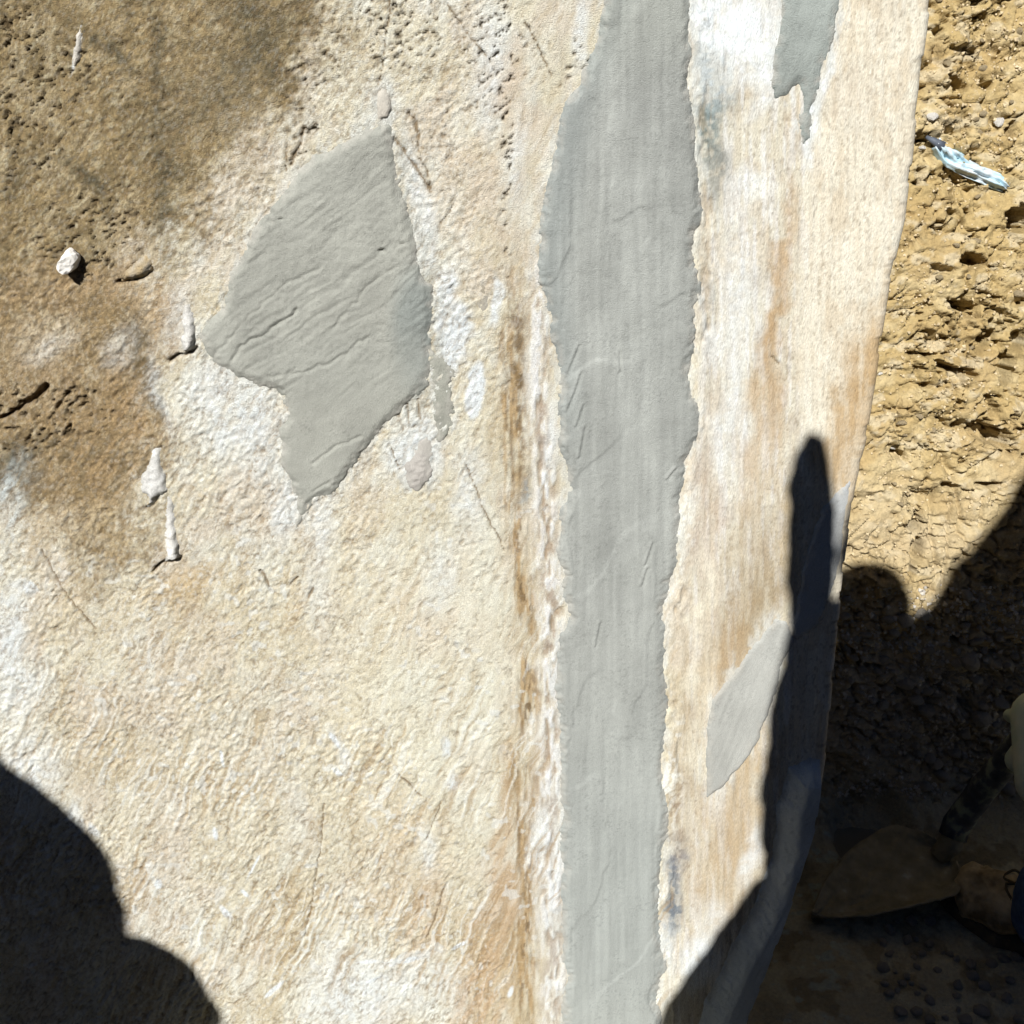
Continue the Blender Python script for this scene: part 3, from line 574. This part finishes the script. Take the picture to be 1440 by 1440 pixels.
PZ = PZ + np.interp(PY, [-9, -4.2, -3.1, -2.2, .5, .85], [4.2, 4.15, 3.4, 2.6, .22, 0])      # unseen bank behind the camera, shaped to block sky and bounce light
BP = np.stack([GX, PY, PZ], -1)
TX, TY = trace(BP.reshape(-1, 3)); TX = TX.reshape(GX.shape).astype(np.float32); TY = TY.reshape(GX.shape).astype(np.float32)
dep = ((BP.reshape(-1, 3) - CAM) @ FW).reshape(GX.shape)
TX = np.where(dep > .2, TX, -3000); TY = np.where(dep > .2, TY, 5000)
up = sst(-.10, .12, GS)                               # 0 on the floor, 1 on the bank
gx, gs = GX * 100, GS * 100                           # centimetres
w1 = (fbm(gx / 9, gs / 9, 4, 501) - .5) * 2; w2 = (fbm(gx / 9, gs / 9, 4, 511) - .5) * 2
ax, as_ = rot(gx + w1 * 2.5, gs + w2 * 2.5, -18)
D = (fbm(gx / 16, gs / 16, 4, 521) - .5) * .050
saw = (as_ / 5.2 + fbm(ax / 8, as_ / 8, 3, 531) * 2.2); fr = saw - np.floor(saw)
ledge = (1 - fr) ** 1.3 * sst(0, .10, fr)              # recedes abruptly under each ledge, swells out again below
ledge = np.where(fr < .12, sst(0, .12, fr), 1 - (fr - .12) / .88)
lm = sst(.42, .62, fbm(ax / 7, as_ / 5, 4, 541))
smo = .30 + .95 * sst(.42, .58, fbm(gx / 12, gs / 10, 4, 545))
D += up * (ledge - .5) * lm * .018 * smo
D += up * (fbm(gx / 5.5 + w1 * .5, gs / 4 + w2 * .5, 4, 547) - .5) * .044 * smo
b1, b2, _ = worley(gx / 5.0 + w1 * .7, gs / 3.6 + w2 * .7, 549); D -= up * sst(.10, .0, b2 - b1) * sst(.40, .56, fbm(gx / 9 + 5, gs / 8, 3, 553)) * .016
D += (fbm(ax / 3.0, as_ / 2.0, 4, 551) - .5) * .014 * (.4 + .6 * up * smo)
D += (fbm(gx / 1.1, gs / .9, 3, 561) - .5) * .006
cn = fbm(ax / 5, as_ / 2.0, 4, 571); cm = sst(.44, .58, fbm(gx / 9, gs / 7, 3, 575))
crev = sst(.032, .006, np.abs(cn - .5)) * cm
D -= up * crev * .014 * smo
hn = fbm(ax / 2.0, as_ / 1.15, 3, 581); hm = .05 * sst(.4, .7, fbm(gx / 12, gs / 9, 3, 585))
hole = sst(.275, .23, hn - hm)
D -= up * hole * .024 * smo
hn2 = fbm(gx / .75, gs / .5, 2, 591); D -= up * sst(.26, .20, hn2) * .008 * smo
# larger cavities and torn grooves seen in the bank
for (cx, cy, rx, ry, an, dp) in [(1368, 366, 14, 7, 10, .05), (1352, 430, 18, 6, 12, .05), (1362, 442, 14, 5, 30, .04), (1394, 612, 22, 11, 25, .07), (1415, 520, 9, 20, 12, .05), (1434, 308, 16, 14, 0, .08),
                                 (1392, 484, 5, 16, 35, .04), (1290, 738, 9, 10, 20, .06), (1296, 778, 6, 13, 20, .05), (1284, 800, 4, 10, 10, .04), (1390, 682, 14, 3, 5, .04), (1320, 376, 14, 4, 8, .03),
                                 (1330, 515, 14, 4, 20, .035), (1362, 525, 10, 5, 30, .035), (1295, 497, 14, 3, 5, .025), (1338, 684, 8, 4, 0, .035), (1270, 642, 8, 5, 30, .03), (1432, 480, 8, 14, 30, .04),
                                 (1395, 572, 5, 12, -30, .03), (1348, 600, 6, 6, 0, .03), (1302, 540, 6, 4, 0, .03), (1365, 238, 8, 8, 20, .03), (1350, 120, 10, 8, 30, .03), (1390, 120, 8, 5, 10, .025), (1420, 185, 6, 9, 20, .03),
                                 (1318, 50, 5, 10, 0, .03), (1262, 590, 4, 8, 10, .025), (1340, 300, 8, 4, 20, .02)]:
    x, y = rot(TX - cx + w1 * 6, TY - cy + w2 * 6, an); D -= 1.25 * dp * (1 - sst(.75, 1.25, np.hypot(x / rx / 1.25, y / ry / 1.3) + (vn(gx / .7, gs / .7, 611) - .5) * .6))
for P, wd, dp in [([(1358, 520), (1380, 480), (1402, 440)], 3, .02), ([(1320, 690), (1312, 740), (1318, 800)], 2.5, .015), ([(1345, 690), (1352, 735), (1365, 742)], 2, .015), ([(1380, 700), (1378, 740)], 2, .015),
                  ([(1340, 700), (1332, 780), (1326, 830)], 2, .015), ([(1300, 850), (1320, 810)], 2, .012), ([(1270, 860), (1300, 858)], 1.5, .01), ([(1290, 500), (1340, 496)], 2, .015), ([(1245, 575), (1280, 575)], 2, .012)]:
    D -= dp * (1 - sst(wd * .5, wd * 1.6, line_d(TX + w1 * 4, TY + w2 * 4, P)))
# smooth shovel-cut faces
cutf = np.maximum.reduce([1 - sst(.5, 1.2, np.hypot((TX - 1360) / 46, (TY - 480) / 34)), 1 - sst(.6, 1.2, np.hypot((TX - 1300) / 8, (TY - 285) / 34)), 1 - sst(.5, 1.2, np.hypot((TX - 1350) / 44, (TY - 730) / 50))]) * .0
# trench floor: trodden mud with a hollow of murky water
D = D * (1 - .35 * (1 - up))
hol = 1 - sst(.55, 1.15, np.hypot((TX - 1222) / 58, (TY - 1162) / 58))
D -= hol * .045 * (GS > -.6)
D = np.where((PY < .95) & (GS < 0), D * .5, D)
V = BP + np.stack([np.zeros_like(D), NY * D, NZ * D], -1)
dc = np.empty(GX.shape + (3,), np.float32); dc[:] = S(199, 173, 120)
dc = mixc(dc, S(216, 194, 146), sst(.45, .65, fbm(gx / 6, gs / 5, 4, 621)) * .8)
dc = mixc(dc, S(192, 164, 112), sst(.48, .66, fbm(gx / 10, gs / 7, 4, 631)) * .7)
dc = mixc(dc, S(232, 218, 186), sst(.58, .7, fbm(gx / 3, gs / 2, 4, 641)) * .5)
dc = mixc(dc, S(214, 194, 156), sst(560, 760, TY) * (fbm(gx / 8, gs / 8, 3, 645)) * .9)
dc = mixc(dc, S(150, 122, 78), up * np.clip(hole * .3, 0, 1))
gz = sst(840, 900, TY) * sst(.62, .3, GS * 0 + (1 - sst(840, 1000, TY)))
dc = mixc(dc, S(204, 192, 168), gz * .75)
fl = 1 - up
fc = np.empty_like(dc); fc[:] = S(196, 186, 156); fc = mixc(fc, S(216, 208, 176), sst(.45, .65, fbm(gx / 7, gs / 7, 4, 651)) * .8)
fc = mixc(fc, S(152, 138, 108), sst(.5, .65, fbm(gx / 4, gs / 4, 4, 661)) * .7)
fc = mixc(fc, S(196, 204, 190), sst(.62, .72, fbm(gx / 3.2, gs / 2.2, 4, 671)) * sst(1230, 1160, TX) * .8)
dc = dc * (1 - fl[..., None]) + fc * fl[..., None]
bounce_cut = sst(1.02, .90, PY) * (GS < 0); dc = mixc(dc, (.050, .045, .038), bounce_cut)  # unseen floor and slope tinted near black to cut bounce light
cut = int(np.argmin(np.abs(SSs + TL)))
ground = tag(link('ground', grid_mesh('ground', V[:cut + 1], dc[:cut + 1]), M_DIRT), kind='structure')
bank = tag(link('earth_bank', grid_mesh('earth_bank', V[cut:], dc[cut:]), M_DIRT), kind='structure')
def bankpt(px, py, off=0.0):
    x, s = bank_s(px, py)
    i = int(np.argmin(np.abs(SSs - s))); j = int(np.argmin(np.abs(XS - x)))
    n = Vector((0, NY[i, j], NZ[i, j])); return Vector(V[i, j]) + n * off, n
def floorpt(px, py, off=0.0):
    p = onground(px, py); i = int(np.argmin(np.abs(PY[:, 0] - p[1]) + (SSs > 0) * 9)); j = int(np.argmin(np.abs(XS - p[0])))
    return Vector(V[i, j]) + Vector((0, 0, off))
# puddle in the hollow
pc = onground(1222, 1160)
bm = bmesh.new(); rv = [bm.verts.new((pc[0] + (.115 + .012 * sin(3 * a) + .008 * cos(5 * a)) * cos(a), pc[1] + (.105 + .01 * cos(2 * a)) * sin(a), -.022)) for a in np.linspace(0, 2 * pi, 40, endpoint=False)]
bm.faces.new(rv)
m_pud = mat_proc('murky_water', (.16, .15, .115), (.20, .185, .145), 6, .28, .0003, spec=.35)
tag(link('puddle', bm_mesh(bm, 'puddle'), m_pud), kind='structure')

# ------------------------------------------------------------------ stones of the bank's foot
rnd = random.Random(5)
STM = []
for k in range(8):
    me = bm_mesh(stone_bm(100 + k, 2, facets=(k % 2 == 0)), 'broken_stone'); me.materials.append(M_STONE); STM.append(me)
placed = []
def put(kind, me, p, r, label, cat, group=None, flat=.7):
    o = bpy.data.objects.new(kind, me); COL.objects.link(o); o.location = p
    o.rotation_euler = (rnd.uniform(-.5, .5), rnd.uniform(-.5, .5), rnd.uniform(0, 6.28)); o.scale = (r, r * rnd.uniform(.65, 1), r * rnd.uniform(.5, flat))
    return tag(o, label, cat, group)
tries = 0
while len(placed) < 230 and tries < 9000:
    tries += 1
    px = rnd.uniform(1185, 1460); py = rnd.uniform(850, 1130)
    if px < 1200 + (py - 1050) * .6 and py > 1040: continue
    if py > 1085 and px < 1290: continue
    if py < 890 and 1195 < px < 1330: continue
    if py < 862: continue
    r = rnd.choice([.008, .010, .012, .014, .017, .022])
    rp = r * 680
    if any(math.hypot(px - a, py - b) < (rp + c) * .8 for a, b, c in placed): continue
    placed.append((px, py, rp))
    p, n = bankpt(px, py, r * .25)
    put('broken_stone', STM[rnd.randrange(8)], p, r, 'dull grey broken stone among many in the shade at the foot of the bank', 'stone', 'broken stones in the shade at the foot of the earth bank')
cl = []
tries = 0
while len(cl) < 46 and tries < 3000:
    tries += 1
    px = rnd.uniform(1190, 1440); py = rnd.uniform(1290, 1440); r = rnd.choice([.007, .009, .012, .015])
    if (px < 1240 + (1360 - py) * .0) or (px > 1330 and py < 1330): continue
    rp = r * 700
    if any(math.hypot(px - a, py - b) < (rp + c) * .85 for a, b, c in cl): continue
    cl.append((px, py, rp)); put('rubble_stone', STM[rnd.randrange(8)], floorpt(px, py, r * .3), r, 'dull crumbly stone among rubble on the trench floor below the shovel', 'stone', 'rubble stones on the trench floor')
CLM = []
for k in range(4):
    me = bm_mesh(stone_bm(200 + k, 2), 'earth_clod'); me.materials.append(M_CLOD); CLM.append(me)
cl2 = []; tries = 0
while len(cl2) < 44 and tries < 4000:
    tries += 1
    py = rnd.uniform(10, 850); px = rnd.uniform(np.interp(py, [0, 400, 750, 850], [1325, 1268, 1212, 1200]), 1440)
    r = rnd.choice([.006, .007, .009, .012]); rp = r * 640
    if any(math.hypot(px - a, py - b) < (rp + c) * 1.1 for a, b, c in cl2): continue
    cl2.append((px, py, rp)); p, n = bankpt(px, py, r * .05); put('earth_clod', CLM[rnd.randrange(4)], p, r, 'small ochre clod sticking out of the sunlit earth bank', 'clod', 'small clods in the sunlit earth bank')
def crumbs(name, N, area, size, mat, seed):
    r = np.random.RandomState(seed); vs = []; fs = []
    oc = np.array([(1, 0, 0), (-1, 0, 0), (0, 1, 0), (0, -1, 0), (0, 0, 1), (0, 0, -1)], float); of = [(0, 2, 4), (2, 1, 4), (1, 3, 4), (3, 0, 4), (2, 0, 5), (1, 2, 5), (3, 1, 5), (0, 3, 5)]
    k = 0
    while k < N:
        px, py = r.uniform(area[0], area[2]), r.uniform(area[1], area[3])
        x, q = bank_s(px, py)
        if x < .30 or q > 1.75: continue
        i = int(np.argmin(np.abs(SSs - q))); j = int(np.argmin(np.abs(XS - x)))
        if r.rand() > .25 + 1.5 * max(0, float(fbm(np.array(x * 14), np.array(q * 14), 3, 791)) - .42) * 4: continue
        sz = size * (.5 + 1.6 * r.rand() ** 3); Q, _ = np.linalg.qr(r.randn(3, 3))
        P = (oc * (sz * r.uniform(.6, 1.2, (6, 1)))) @ Q + V[i, j] + np.array([r.uniform(-.0012, .0012), -.3 * sz, .2 * sz])
        vs.append(P); fs += [tuple(6 * k + a for a in f) for f in of]; k += 1
    me = bpy.data.meshes.new(name); me.from_pydata(np.concatenate(vs).tolist(), [], fs); me.update()
    return tag(link(name, me, mat), kind='stuff')
crumbs('soil_crumbs', 3600, (1190, -10, 1460, 900), .0024, M_CLOD, 12)
crumbs('gravel', 2600, (1175, 850, 1460, 1140), .0036, M_STONE, 13)
CHM = bm_mesh(stone_bm(300, 2), 'plaster_chip'); CHM.materials.append(M_CHIP)
for px, py, r, lab in [(1304, 198, .013, 'white plaster chip beside the wall edge, above the plastic wrapper'), (1400, 206, .012, 'white plaster chip on the earth bank, right of the others'), (1418, 28, .009, 'white plaster chip at the top right of the earth bank'),
                       (1297, 240, .008, 'small white chip against the wall edge beside the plastic wrapper'), (1238, 556, .008, 'tiny white chip at the foot of the wall edge, mid height'), (1265, 658, .015, 'pale stone flake in the bank above the arm shadow')]:
    p, n = bankpt(px, py, r * .4); put('plaster_chip', CHM, p, r, lab, 'chip')
for px, py, r, lab in [(1286, 1008, .020, 'bluish grey stone wedge lying alone in the shaded gravel'), (1372, 1030, .022, 'large rounded grey stone in the shade above the shovel handle'), (1312, 1096, .020, 'pale grey stone beside the shovel socket'),
                       (1357, 952, .026, 'largest angular grey stone in the shaded gravel')]:
    p, n = bankpt(px, py, r * .5); o = put('stone', STM[0], p, r, lab, 'stone')

# crumpled wrapper on the bank
p0, n0 = bankpt(1314, 236, .006); p1, _ = bankpt(1408, 300, .010)
p0 = Vector(p0); p1 = Vector(p1); ax_ = (p1 - p0); Lw = ax_.length; ax_.normalize(); nn = Vector((0, -1, .2)).normalized(); sd_ = ax_.cross(nn).normalized(); nn = sd_.cross(ax_)
nu, nv = 40, 18; G = np.zeros((nu, nv, 3))
for i in range(nu):
    t = i / (nu - 1); w = .005 + .023 * sin(pi * min(1, t * .62 + .18)) * (1 - .35 * max(0, t - .7) / .3) + .004 * sin(9 * t)
    for j in range(nv):
        v = j / (nv - 1) * 2 - 1
        hgt = .016 * (1 - v * v) + .014 * (float(fbm(np.array(t * 9.), np.array(v * 2.2 + 9), 4, 701)) - .5) * 2 + .004 * sin(11 * v + 4 * t)
        G[i, j] = p0 + ax_ * (t * Lw) + sd_ * (v * w * .62 + .006 * sin(5 * t)) + nn * hgt
wr = empty('plastic_wrapper', p0); tag(wr, 'crumpled white and pale blue plastic wrapper lying on the sunlit earth bank', 'wrapper')
bmw = bmesh.new(); bmw.from_mesh(grid_mesh('t', G - np.array(p0))); bmesh.ops.solidify(bmw, geom=bmw.faces[:], thickness=.0012)
link('film', bm_mesh(bmw, 'film'), M_PLASTIC, wr)
pk = [p0 + ax_ * (-.022), p0 + ax_ * (-.008) + nn * .006, p0 + ax_ * .012 + nn * .01]
link('twisted_end', bm_mesh(tube([q - p0 for q in pk], [.003, .006, .009], 8), 'twisted_end'), mat_proc('dark_film', (.06, .07, .09), (.14, .16, .2), 30, .5, .001), wr)

# straw by the handle
a, _ = bankpt(1394, 990, .02); b = Vector(onground(1405, 1034, .12))
sw = link('dry_stalk', bm_mesh(tube([a, (a + b) / 2 + Vector((.004, 0, .01)), b], [.004, .005, .004], 8), 'dry_stalk'), M_STRAW); tag(sw, 'pale dry stalk standing in the gravel beside the shovel handle', 'stalk')

# ------------------------------------------------------------------ shovel
soc = Vector(onground(1330, 1206, .045)); tip = Vector(onground(1142, 1292, .012))
sh = empty('shovel', soc); tag(sh, 'mud-caked round shovel with a weathered black handle lying in the trench', 'shovel')
fx = (tip - soc); Lb = fx.length; fx.normalize(); zz = Vector((0, 0, 1)); fy = zz.cross(fx).normalized(); fz = fx.cross(fy)
nu, nv = 36, 25; G = np.zeros((nu, nv, 3))
for i in range(nu):
    t = i / (nu - 1)
    w = .030 + .066 * (1 - (1 - min(1, t / .2)) ** 2) if t < .2 else .096 * (1 - max(0, (t - .2) / .8) ** 1.9) ** .85 + .002
    for j in range(nv):
        v = j / (nv - 1) * 2 - 1
        q = fx * (t * Lb) + fy * (v * w) + fz * (.030 * v * v * (1 - .5 * t) + .012 * sin(pi * t) - .006 + .010 * math.exp(-(v / .18) ** 2) * (1 - t) + .004 * (float(fbm(np.array(t * 11.), np.array(v * 5. + 20), 4, 711)) - .5) * 4)
        G[i, j] = q
bmb = bmesh.new(); bmb.from_mesh(grid_mesh('t', G)); bmesh.ops.solidify(bmb, geom=bmb.faces[:], thickness=.0035)
link('blade', bm_mesh(bmb, 'blade'), M_STEEL, sh)
def onray(px, py, z): return Vector(onground(px, py, z))
hp = [onray(1318, 1205, .05), onray(1336, 1188, .075), onray(1345, 1160, .11), onray(1380, 1112, .20), onray(1440, 1040, .34), onray(1560, 900, .58)]
link('socket', bm_mesh(tube([q - soc for q in hp[:3]], [.018, .023, .026], 16), 'socket'), M_STEEL, sh)
hpath = [hp[1] + (hp[2] - hp[1]) * .4] + hp[2:]
link('handle', bm_mesh(tube([q - soc for q in hpath], [.027, .027, .026, .025, .024], 18), 'handle'), M_BLACK, sh)
mb = mat_proc('dried_splash', (.22, .26, .15), (.36, .40, .26), 40, .95, .002)

# ------------------------------------------------------------------ people
def person(name, label, body_mat, caps, voxel=.014, fold=.045):
    o = empty(name, (0, 0, 0)); tag(o, label, 'person')
    def folds(co):
        k = 9.0; a = fbm(co[:, 0] * k + 11, co[:, 2] * k * 1.6 + 3, 4, 761, .6) - .5; b = fbm(co[:, 1] * k + 31, co[:, 2] * k * 1.6 + 13, 4, 771, .6) - .5
        return co + np.stack([a, b, (a + b) * .7], -1) * fold
    link('body', blend_mesh('body', caps, voxel, 3, folds), body_mat, o); return o
# worker with the shovel at the right
toe = Vector(onground(1342, 1236, .05)); heel = Vector(onground(1500, 1322, .05))
bx = (heel - toe); bx.z = 0; bx.normalize(); by = Vector((-bx.y, bx.x, 0))
B0 = Vector((toe.x, toe.y, 0))
def bp(a, b, c): return B0 + bx * a + by * b + Vector((0, 0, c))
wk = empty('person', B0); tag(wk, 'person in blue jeans, muddy tan boots and pale gloves holding the shovel', 'person')
def rel_caps(cs, o): return [(Vector(p) - o, r, Vector(q) - o, s) for p, r, q, s in cs]
def boot(P, flip=1):
    cs = [(P(.045, .006, .055), .046, P(.10, 0, .062), .050), (P(.05, -.02, .045), .036, P(.10, -.02, .05), .04), (P(.05, .024, .045), .034, P(.10, .022, .05), .04), (P(.10, 0, .062), .050, P(.17, 0, .075), .048), (P(.17, 0, .075), .05, P(.235, 0, .06), .045),
          (P(.16, 0, .10), .048, P(.205, 0, .16), .050), (P(.205, 0, .16), .05, P(.215, 0, .24), .054)]
    def flat(co):
        n1 = fbm(co[:, 0] * 45 + 7, co[:, 1] * 45 + co[:, 2] * 30, 4, 741) - .5; n2 = fbm(co[:, 0] * 45 + 70, co[:, 1] * 45 + co[:, 2] * 30, 4, 751) - .5
        co = co + np.stack([n2 * .012, n1 * .012, (n1 + n2) * .012], -1); co[:, 2] = np.maximum(co[:, 2], .018); return co
    b = link('boot', blend_mesh('boot', rel_caps(cs, B0), .007, 6, flat), M_LEATHER, wk)
    bm = bmesh.new(); n = 40; lo = []; hi = []; mid = []
    for k in range(n):
        a = 2 * pi * k / n; t = .135 - .150 * cos(a); w = (.058 if t < .13 else .046) * (abs(sin(a)) ** .75) * (1 if sin(a) > 0 else -1)
        lo.append(bm.verts.new(P(t, w, .001) - B0)); hi.append(bm.verts.new(P(t, w, .026) - B0))
    for k in range(n): bm.faces.new((lo[k], lo[(k + 1) % n], hi[(k + 1) % n], hi[k]))
    bm.faces.new(lo[::-1]); bm.faces.new(hi)
    link('sole', bm_mesh(bm, 'sole'), M_SOLE, b)
    for k in range(5):
        t = .105 + .024 * k; z = .108 + .012 * k + (.0 if k < 3 else .012 * (k - 2))
        pts = [P(t + .012 * sin(5 * v + k), v * .036, z - .022 * (abs(v) ** 2) + .006) - B0 for v in np.linspace(-1, 1, 9)]
        link('lace', bm_mesh(tube(pts, .0026, 6), 'lace'), M_LACE, b)
    lp = [P(.10 + .016 * cos(a) * (1 + .3 * sin(2 * a)), .018 + .020 * sin(a), .112 + .004 * sin(3 * a)) - B0 for a in np.linspace(.4, 6.0, 18)]
    link('lace', bm_mesh(tube(lp, .0024, 6), 'lace'), M_LACE, b)
boot(bp)
def bp2(a, b, c): return B0 + bx * (a + .22) + by * (b - .36) + Vector((0, 0, c))
boot(bp2)
ank = bp(.185, -.01, .15); knee = ank + Vector((.14, -.16, .36)); hip = Vector((knee.x + .26, knee.y + .02, .92))
ank2 = bp2(.21, 0, .16); knee2 = ank2 + Vector((.12, -.06, .38)); hip2 = hip + Vector((.10, .18, 0))
jc = [(ank - Vector((0, 0, .06)), .076, ank, .076), (ank, .070, knee, .088), (knee, .088, hip, .105), (ank2 - Vector((0, 0, .05)), .066, ank2, .07), (ank2, .07, knee2, .085), (knee2, .085, hip2, .105), (hip, .115, hip2, .115)]
link('jeans', blend_mesh('jeans', rel_caps(jc, B0), .013, 3, lambda co: co + (np.stack([fbm(co[:, 2] * 38, co[:, 0] * 14, 3, 721) - .5] * 3, -1) * np.array([.016, .016, 0]))), M_JEANS, wk)
mid = (hip + hip2) / 2; chest = mid + Vector((-.02, .06, .42)); neck = chest + Vector((-.05, 0, .16)); headp = neck + Vector((-.06, 0, .15))
grip = onray(1453, 1024, .38); axh = (hp[4] - hp[3]).normalized()
sh1 = chest + Vector((-.02, -.20, .07)); el1 = sh1 + Vector((.10, -.06, -.30)); wr1 = grip + axh * .02 + Vector((.055, -.05, -.045))
sh2 = chest + Vector((-.02, .22, .07)); el2 = sh2 + Vector((.06, .06, -.28)); grip2 = hp[5] + Vector((.02, .03, .0))
tc = [(mid, .145, chest, .165), (chest, .165, chest + Vector((0, 0, .06)), .15), (sh1, .075, sh2, .075), (sh1, .07, el1, .052), (el1, .052, wr1, .040), (sh2, .07, el2, .052), (el2, .052, grip2, .038)]
link('shirt', blend_mesh('shirt', rel_caps(tc, B0), .014, 3), M_CLOTH, wk)
hc_ = [(neck - Vector((0, 0, .06)), .06, neck + Vector((0, 0, .05)), .058), (headp, .088, headp + Vector((.0, 0, .06)), .092), (headp + Vector((-.03, 0, -.04)), .06, headp + Vector((-.05, 0, -.06)), .045), (headp + Vector((-.085, 0, -.005)), .014, headp + Vector((-.105, 0, -.02)), .016), (headp + Vector((0, .088, 0)), .018, headp + Vector((0, -.088, 0)), .018)]
link('head', blend_mesh('head', rel_caps(hc_, B0), .009, 3), M_SKIN, wk)
bmh = bmesh.new(); bmesh.ops.create_uvsphere(bmh, u_segments=24, v_segments=12, radius=.118)
bmesh.ops.delete(bmh, geom=[v for v in bmh.verts if v.co.z < -.01], context='VERTS'); bmesh.ops.solidify(bmh, geom=bmh.faces[:], thickness=.004)
link('hard_hat', bm_mesh(bmh, 'hard_hat'), mat_proc('hat_yellow', (.6, .42, .05), (.65, .46, .06), 10, .4, .0002), wk, headp + Vector((0, 0, .045)) - B0)
# gloved hand closed round the handle
zax = axh; xa = (CAM_V := Vector(CAM)) and (Vector(CAM) - grip); xa = (xa - zax * xa.dot(zax)).normalized(); ya = zax.cross(xa)
def hpnt(ang, along, r=.040): return grip + zax * along + (xa * cos(ang) + ya * sin(ang)) * r
hc = [(wr1, .040, hpnt(.5, .02, .052), .036), (hpnt(.3, .035, .05), .026, hpnt(.3, -.045, .05), .024)]
for k in range(4):
    al = -.048 + .028 * k; pr = None
    ll = (2.6, 3.0, 3.1, 2.8)[k]
    for q in range(5):
        an = .4 + ll * q / 4; pt = hpnt(an, al + .002 * q, .039)
        if pr is not None: hc.append((pr, .0145, pt, .0135))
        pr = pt
hc += [(hpnt(.2, .03, .05), .018, hpnt(-.7, .02, .044), .016), (hpnt(-.7, .02, .044), .016, hpnt(-1.5, -.005, .042), .014)]
hc += [(onray(1464, 1010, .42), .052, onray(1470, 1100, .36), .050)]
link('glove', blend_mesh('glove', rel_caps(hc, B0), .006, 2), M_GLOVE, wk)

# people behind the camera, standing with their backs to the sun; their shadows fall on wall and bank
def sp3(a, b, y):
    t = (-a * sin(AZ) + b * cos(AZ) * sin(EL) - y) / (cos(AZ) * cos(EL)); return Vector(a * SA + b * SB + t * SUN)
def limb(a0, b0, y0, r0, a1, b1, y1, r1): return (sp3(a0, b0, y0), r0, sp3(a1, b1, y1), r1)
YP = -.34
ph = [limb(.130, 1.572, YP, .085, .138, 1.582, YP, .088), limb(.135, 1.5, YP, .06, .14, 1.36, YP, .10), limb(.06, 1.41, YP, .075, .22, 1.475, YP, .08), limb(.25, 1.46, YP, .06, .30, 1.3, YP, .09), limb(.072, 1.535, YP, .030, .10, 1.56, YP, .05),
      limb(.14, 1.3, YP, .14, .13, .7, YP, .16), limb(.062, 1.36, YP, .082, .062, 1.1, YP, .080), limb(.050, 1.02, YP, .090, .005, .79, YP, .158), limb(.30, 1.34, YP, .085, .33, .9, YP, .075), limb(.30, 1.25, YP, .11, .28, .65, YP, .15),
      limb(.028, 1.42, -.2, .034, .05, 1.3, -.3, .06), limb(-.002, 1.656, -.09, .014, -.001, 1.635, -.09, .024), limb(-.001, 1.635, -.09, .024, .004, 1.60, -.09, .031), limb(.004, 1.60, -.09, .031, .012, 1.50, -.12, .031), limb(.012, 1.50, -.12, .031, .028, 1.436, -.16, .029), limb(.028, 1.436, -.16, .029, .012, 1.34, -.22, .036), limb(.012, 1.34, -.22, .036, .018, 1.22, -.28, .045)]
for dx in (-.14, .12):
    hipq = sp3(.13, .7, YP); ph.append((hipq + Vector((dx * .8, 0, -.02)), .12, Vector((hipq.x + dx, YP, 1.25)), .08)); ph.append((Vector((hipq.x + dx, YP, .95)), .08, Vector((hipq.x + dx, YP, 1.12)), .06))
pp = person('person', 'person with a raised hand whose shadow falls on the rim of the wall', M_CLOTH, ph, .009, .022)
bmp = bmesh.new(); bmesh.ops.create_cube(bmp, size=1); bmesh.ops.scale(bmp, vec=(.036, .009, .14), verts=bmp.verts); bmesh.ops.bevel(bmp, geom=bmp.edges[:], offset=.003, segments=2)
YL = -.5
def ll(a0, b0, y0, r0, a1, b1, y1, r1): return limb(a0 + .018, b0 + .006, y0, r0, a1 + .018, b1 + .006, y1, r1)
lo = [ll(-1.143, .912, YL, .185, -1.168, .95, YL, .178), ll(-1.15, .72, YL, .09, -1.15, .6, YL, .12), ll(-.953, .762, YL, .088, -.968, .5, YL, .100), ll(-1.15, .72, YL, .16, -1.15, .1, YL, .18), ll(-1.0, .74, YL, .09, -1.32, .74, YL, .09), ll(-1.33, .72, YL, .08, -1.34, .4, YL, .07)]
hq = sp3(-1.15, .1, YL)
for dx in (-.11, .11): lo.append((hq + Vector((dx, 0, 0)), .11, Vector((hq.x + dx, YL, 1.24)), .075))
person('person', 'person in a wide hat whose shadow falls across the lower left of the wall', M_CLOTH, lo, .016)
YO = -.72
def ob(*q): return limb(*[v + .218 if i in (1, 5) else (YO if i in (2, 6) else v) for i, v in enumerate(q)])
on = [ob(.268, 1.300, -.9, .058, .459, 1.625, -.9, .062), ob(.459, 1.625, -.9, .066, .62, 1.68, -.9, .08), ob(.268, 1.300, -.9, .056, .43, 1.12, -.85, .05), ob(.50, 1.5, -.9, .16, .50, .9, -.9, .17), ob(.56, 1.62, -.9, .12, .55, 1.4, -.9, .16), ob(.62, 1.80, -.9, .06, .62, 1.88, -.9, .06), ob(.63, 1.95, -.9, .1, .63, 2.0, -.9, .1),
      ob(.62, 1.68, -.9, .08, .84, 1.62, -.9, .06), ob(.84, 1.62, -.9, .058, .92, 1.32, -.9, .05)]
hq = sp3(.5, 1.1, YO)
for dx in (-.10, .12): on.append((hq + Vector((dx, 0, 0)), .125, Vector((hq.x + dx * 1.2, YO, 1.46)), .06))
person('person', 'person with hands on hips whose shadow covers the lower right bank', M_CLOTH, on, .016)
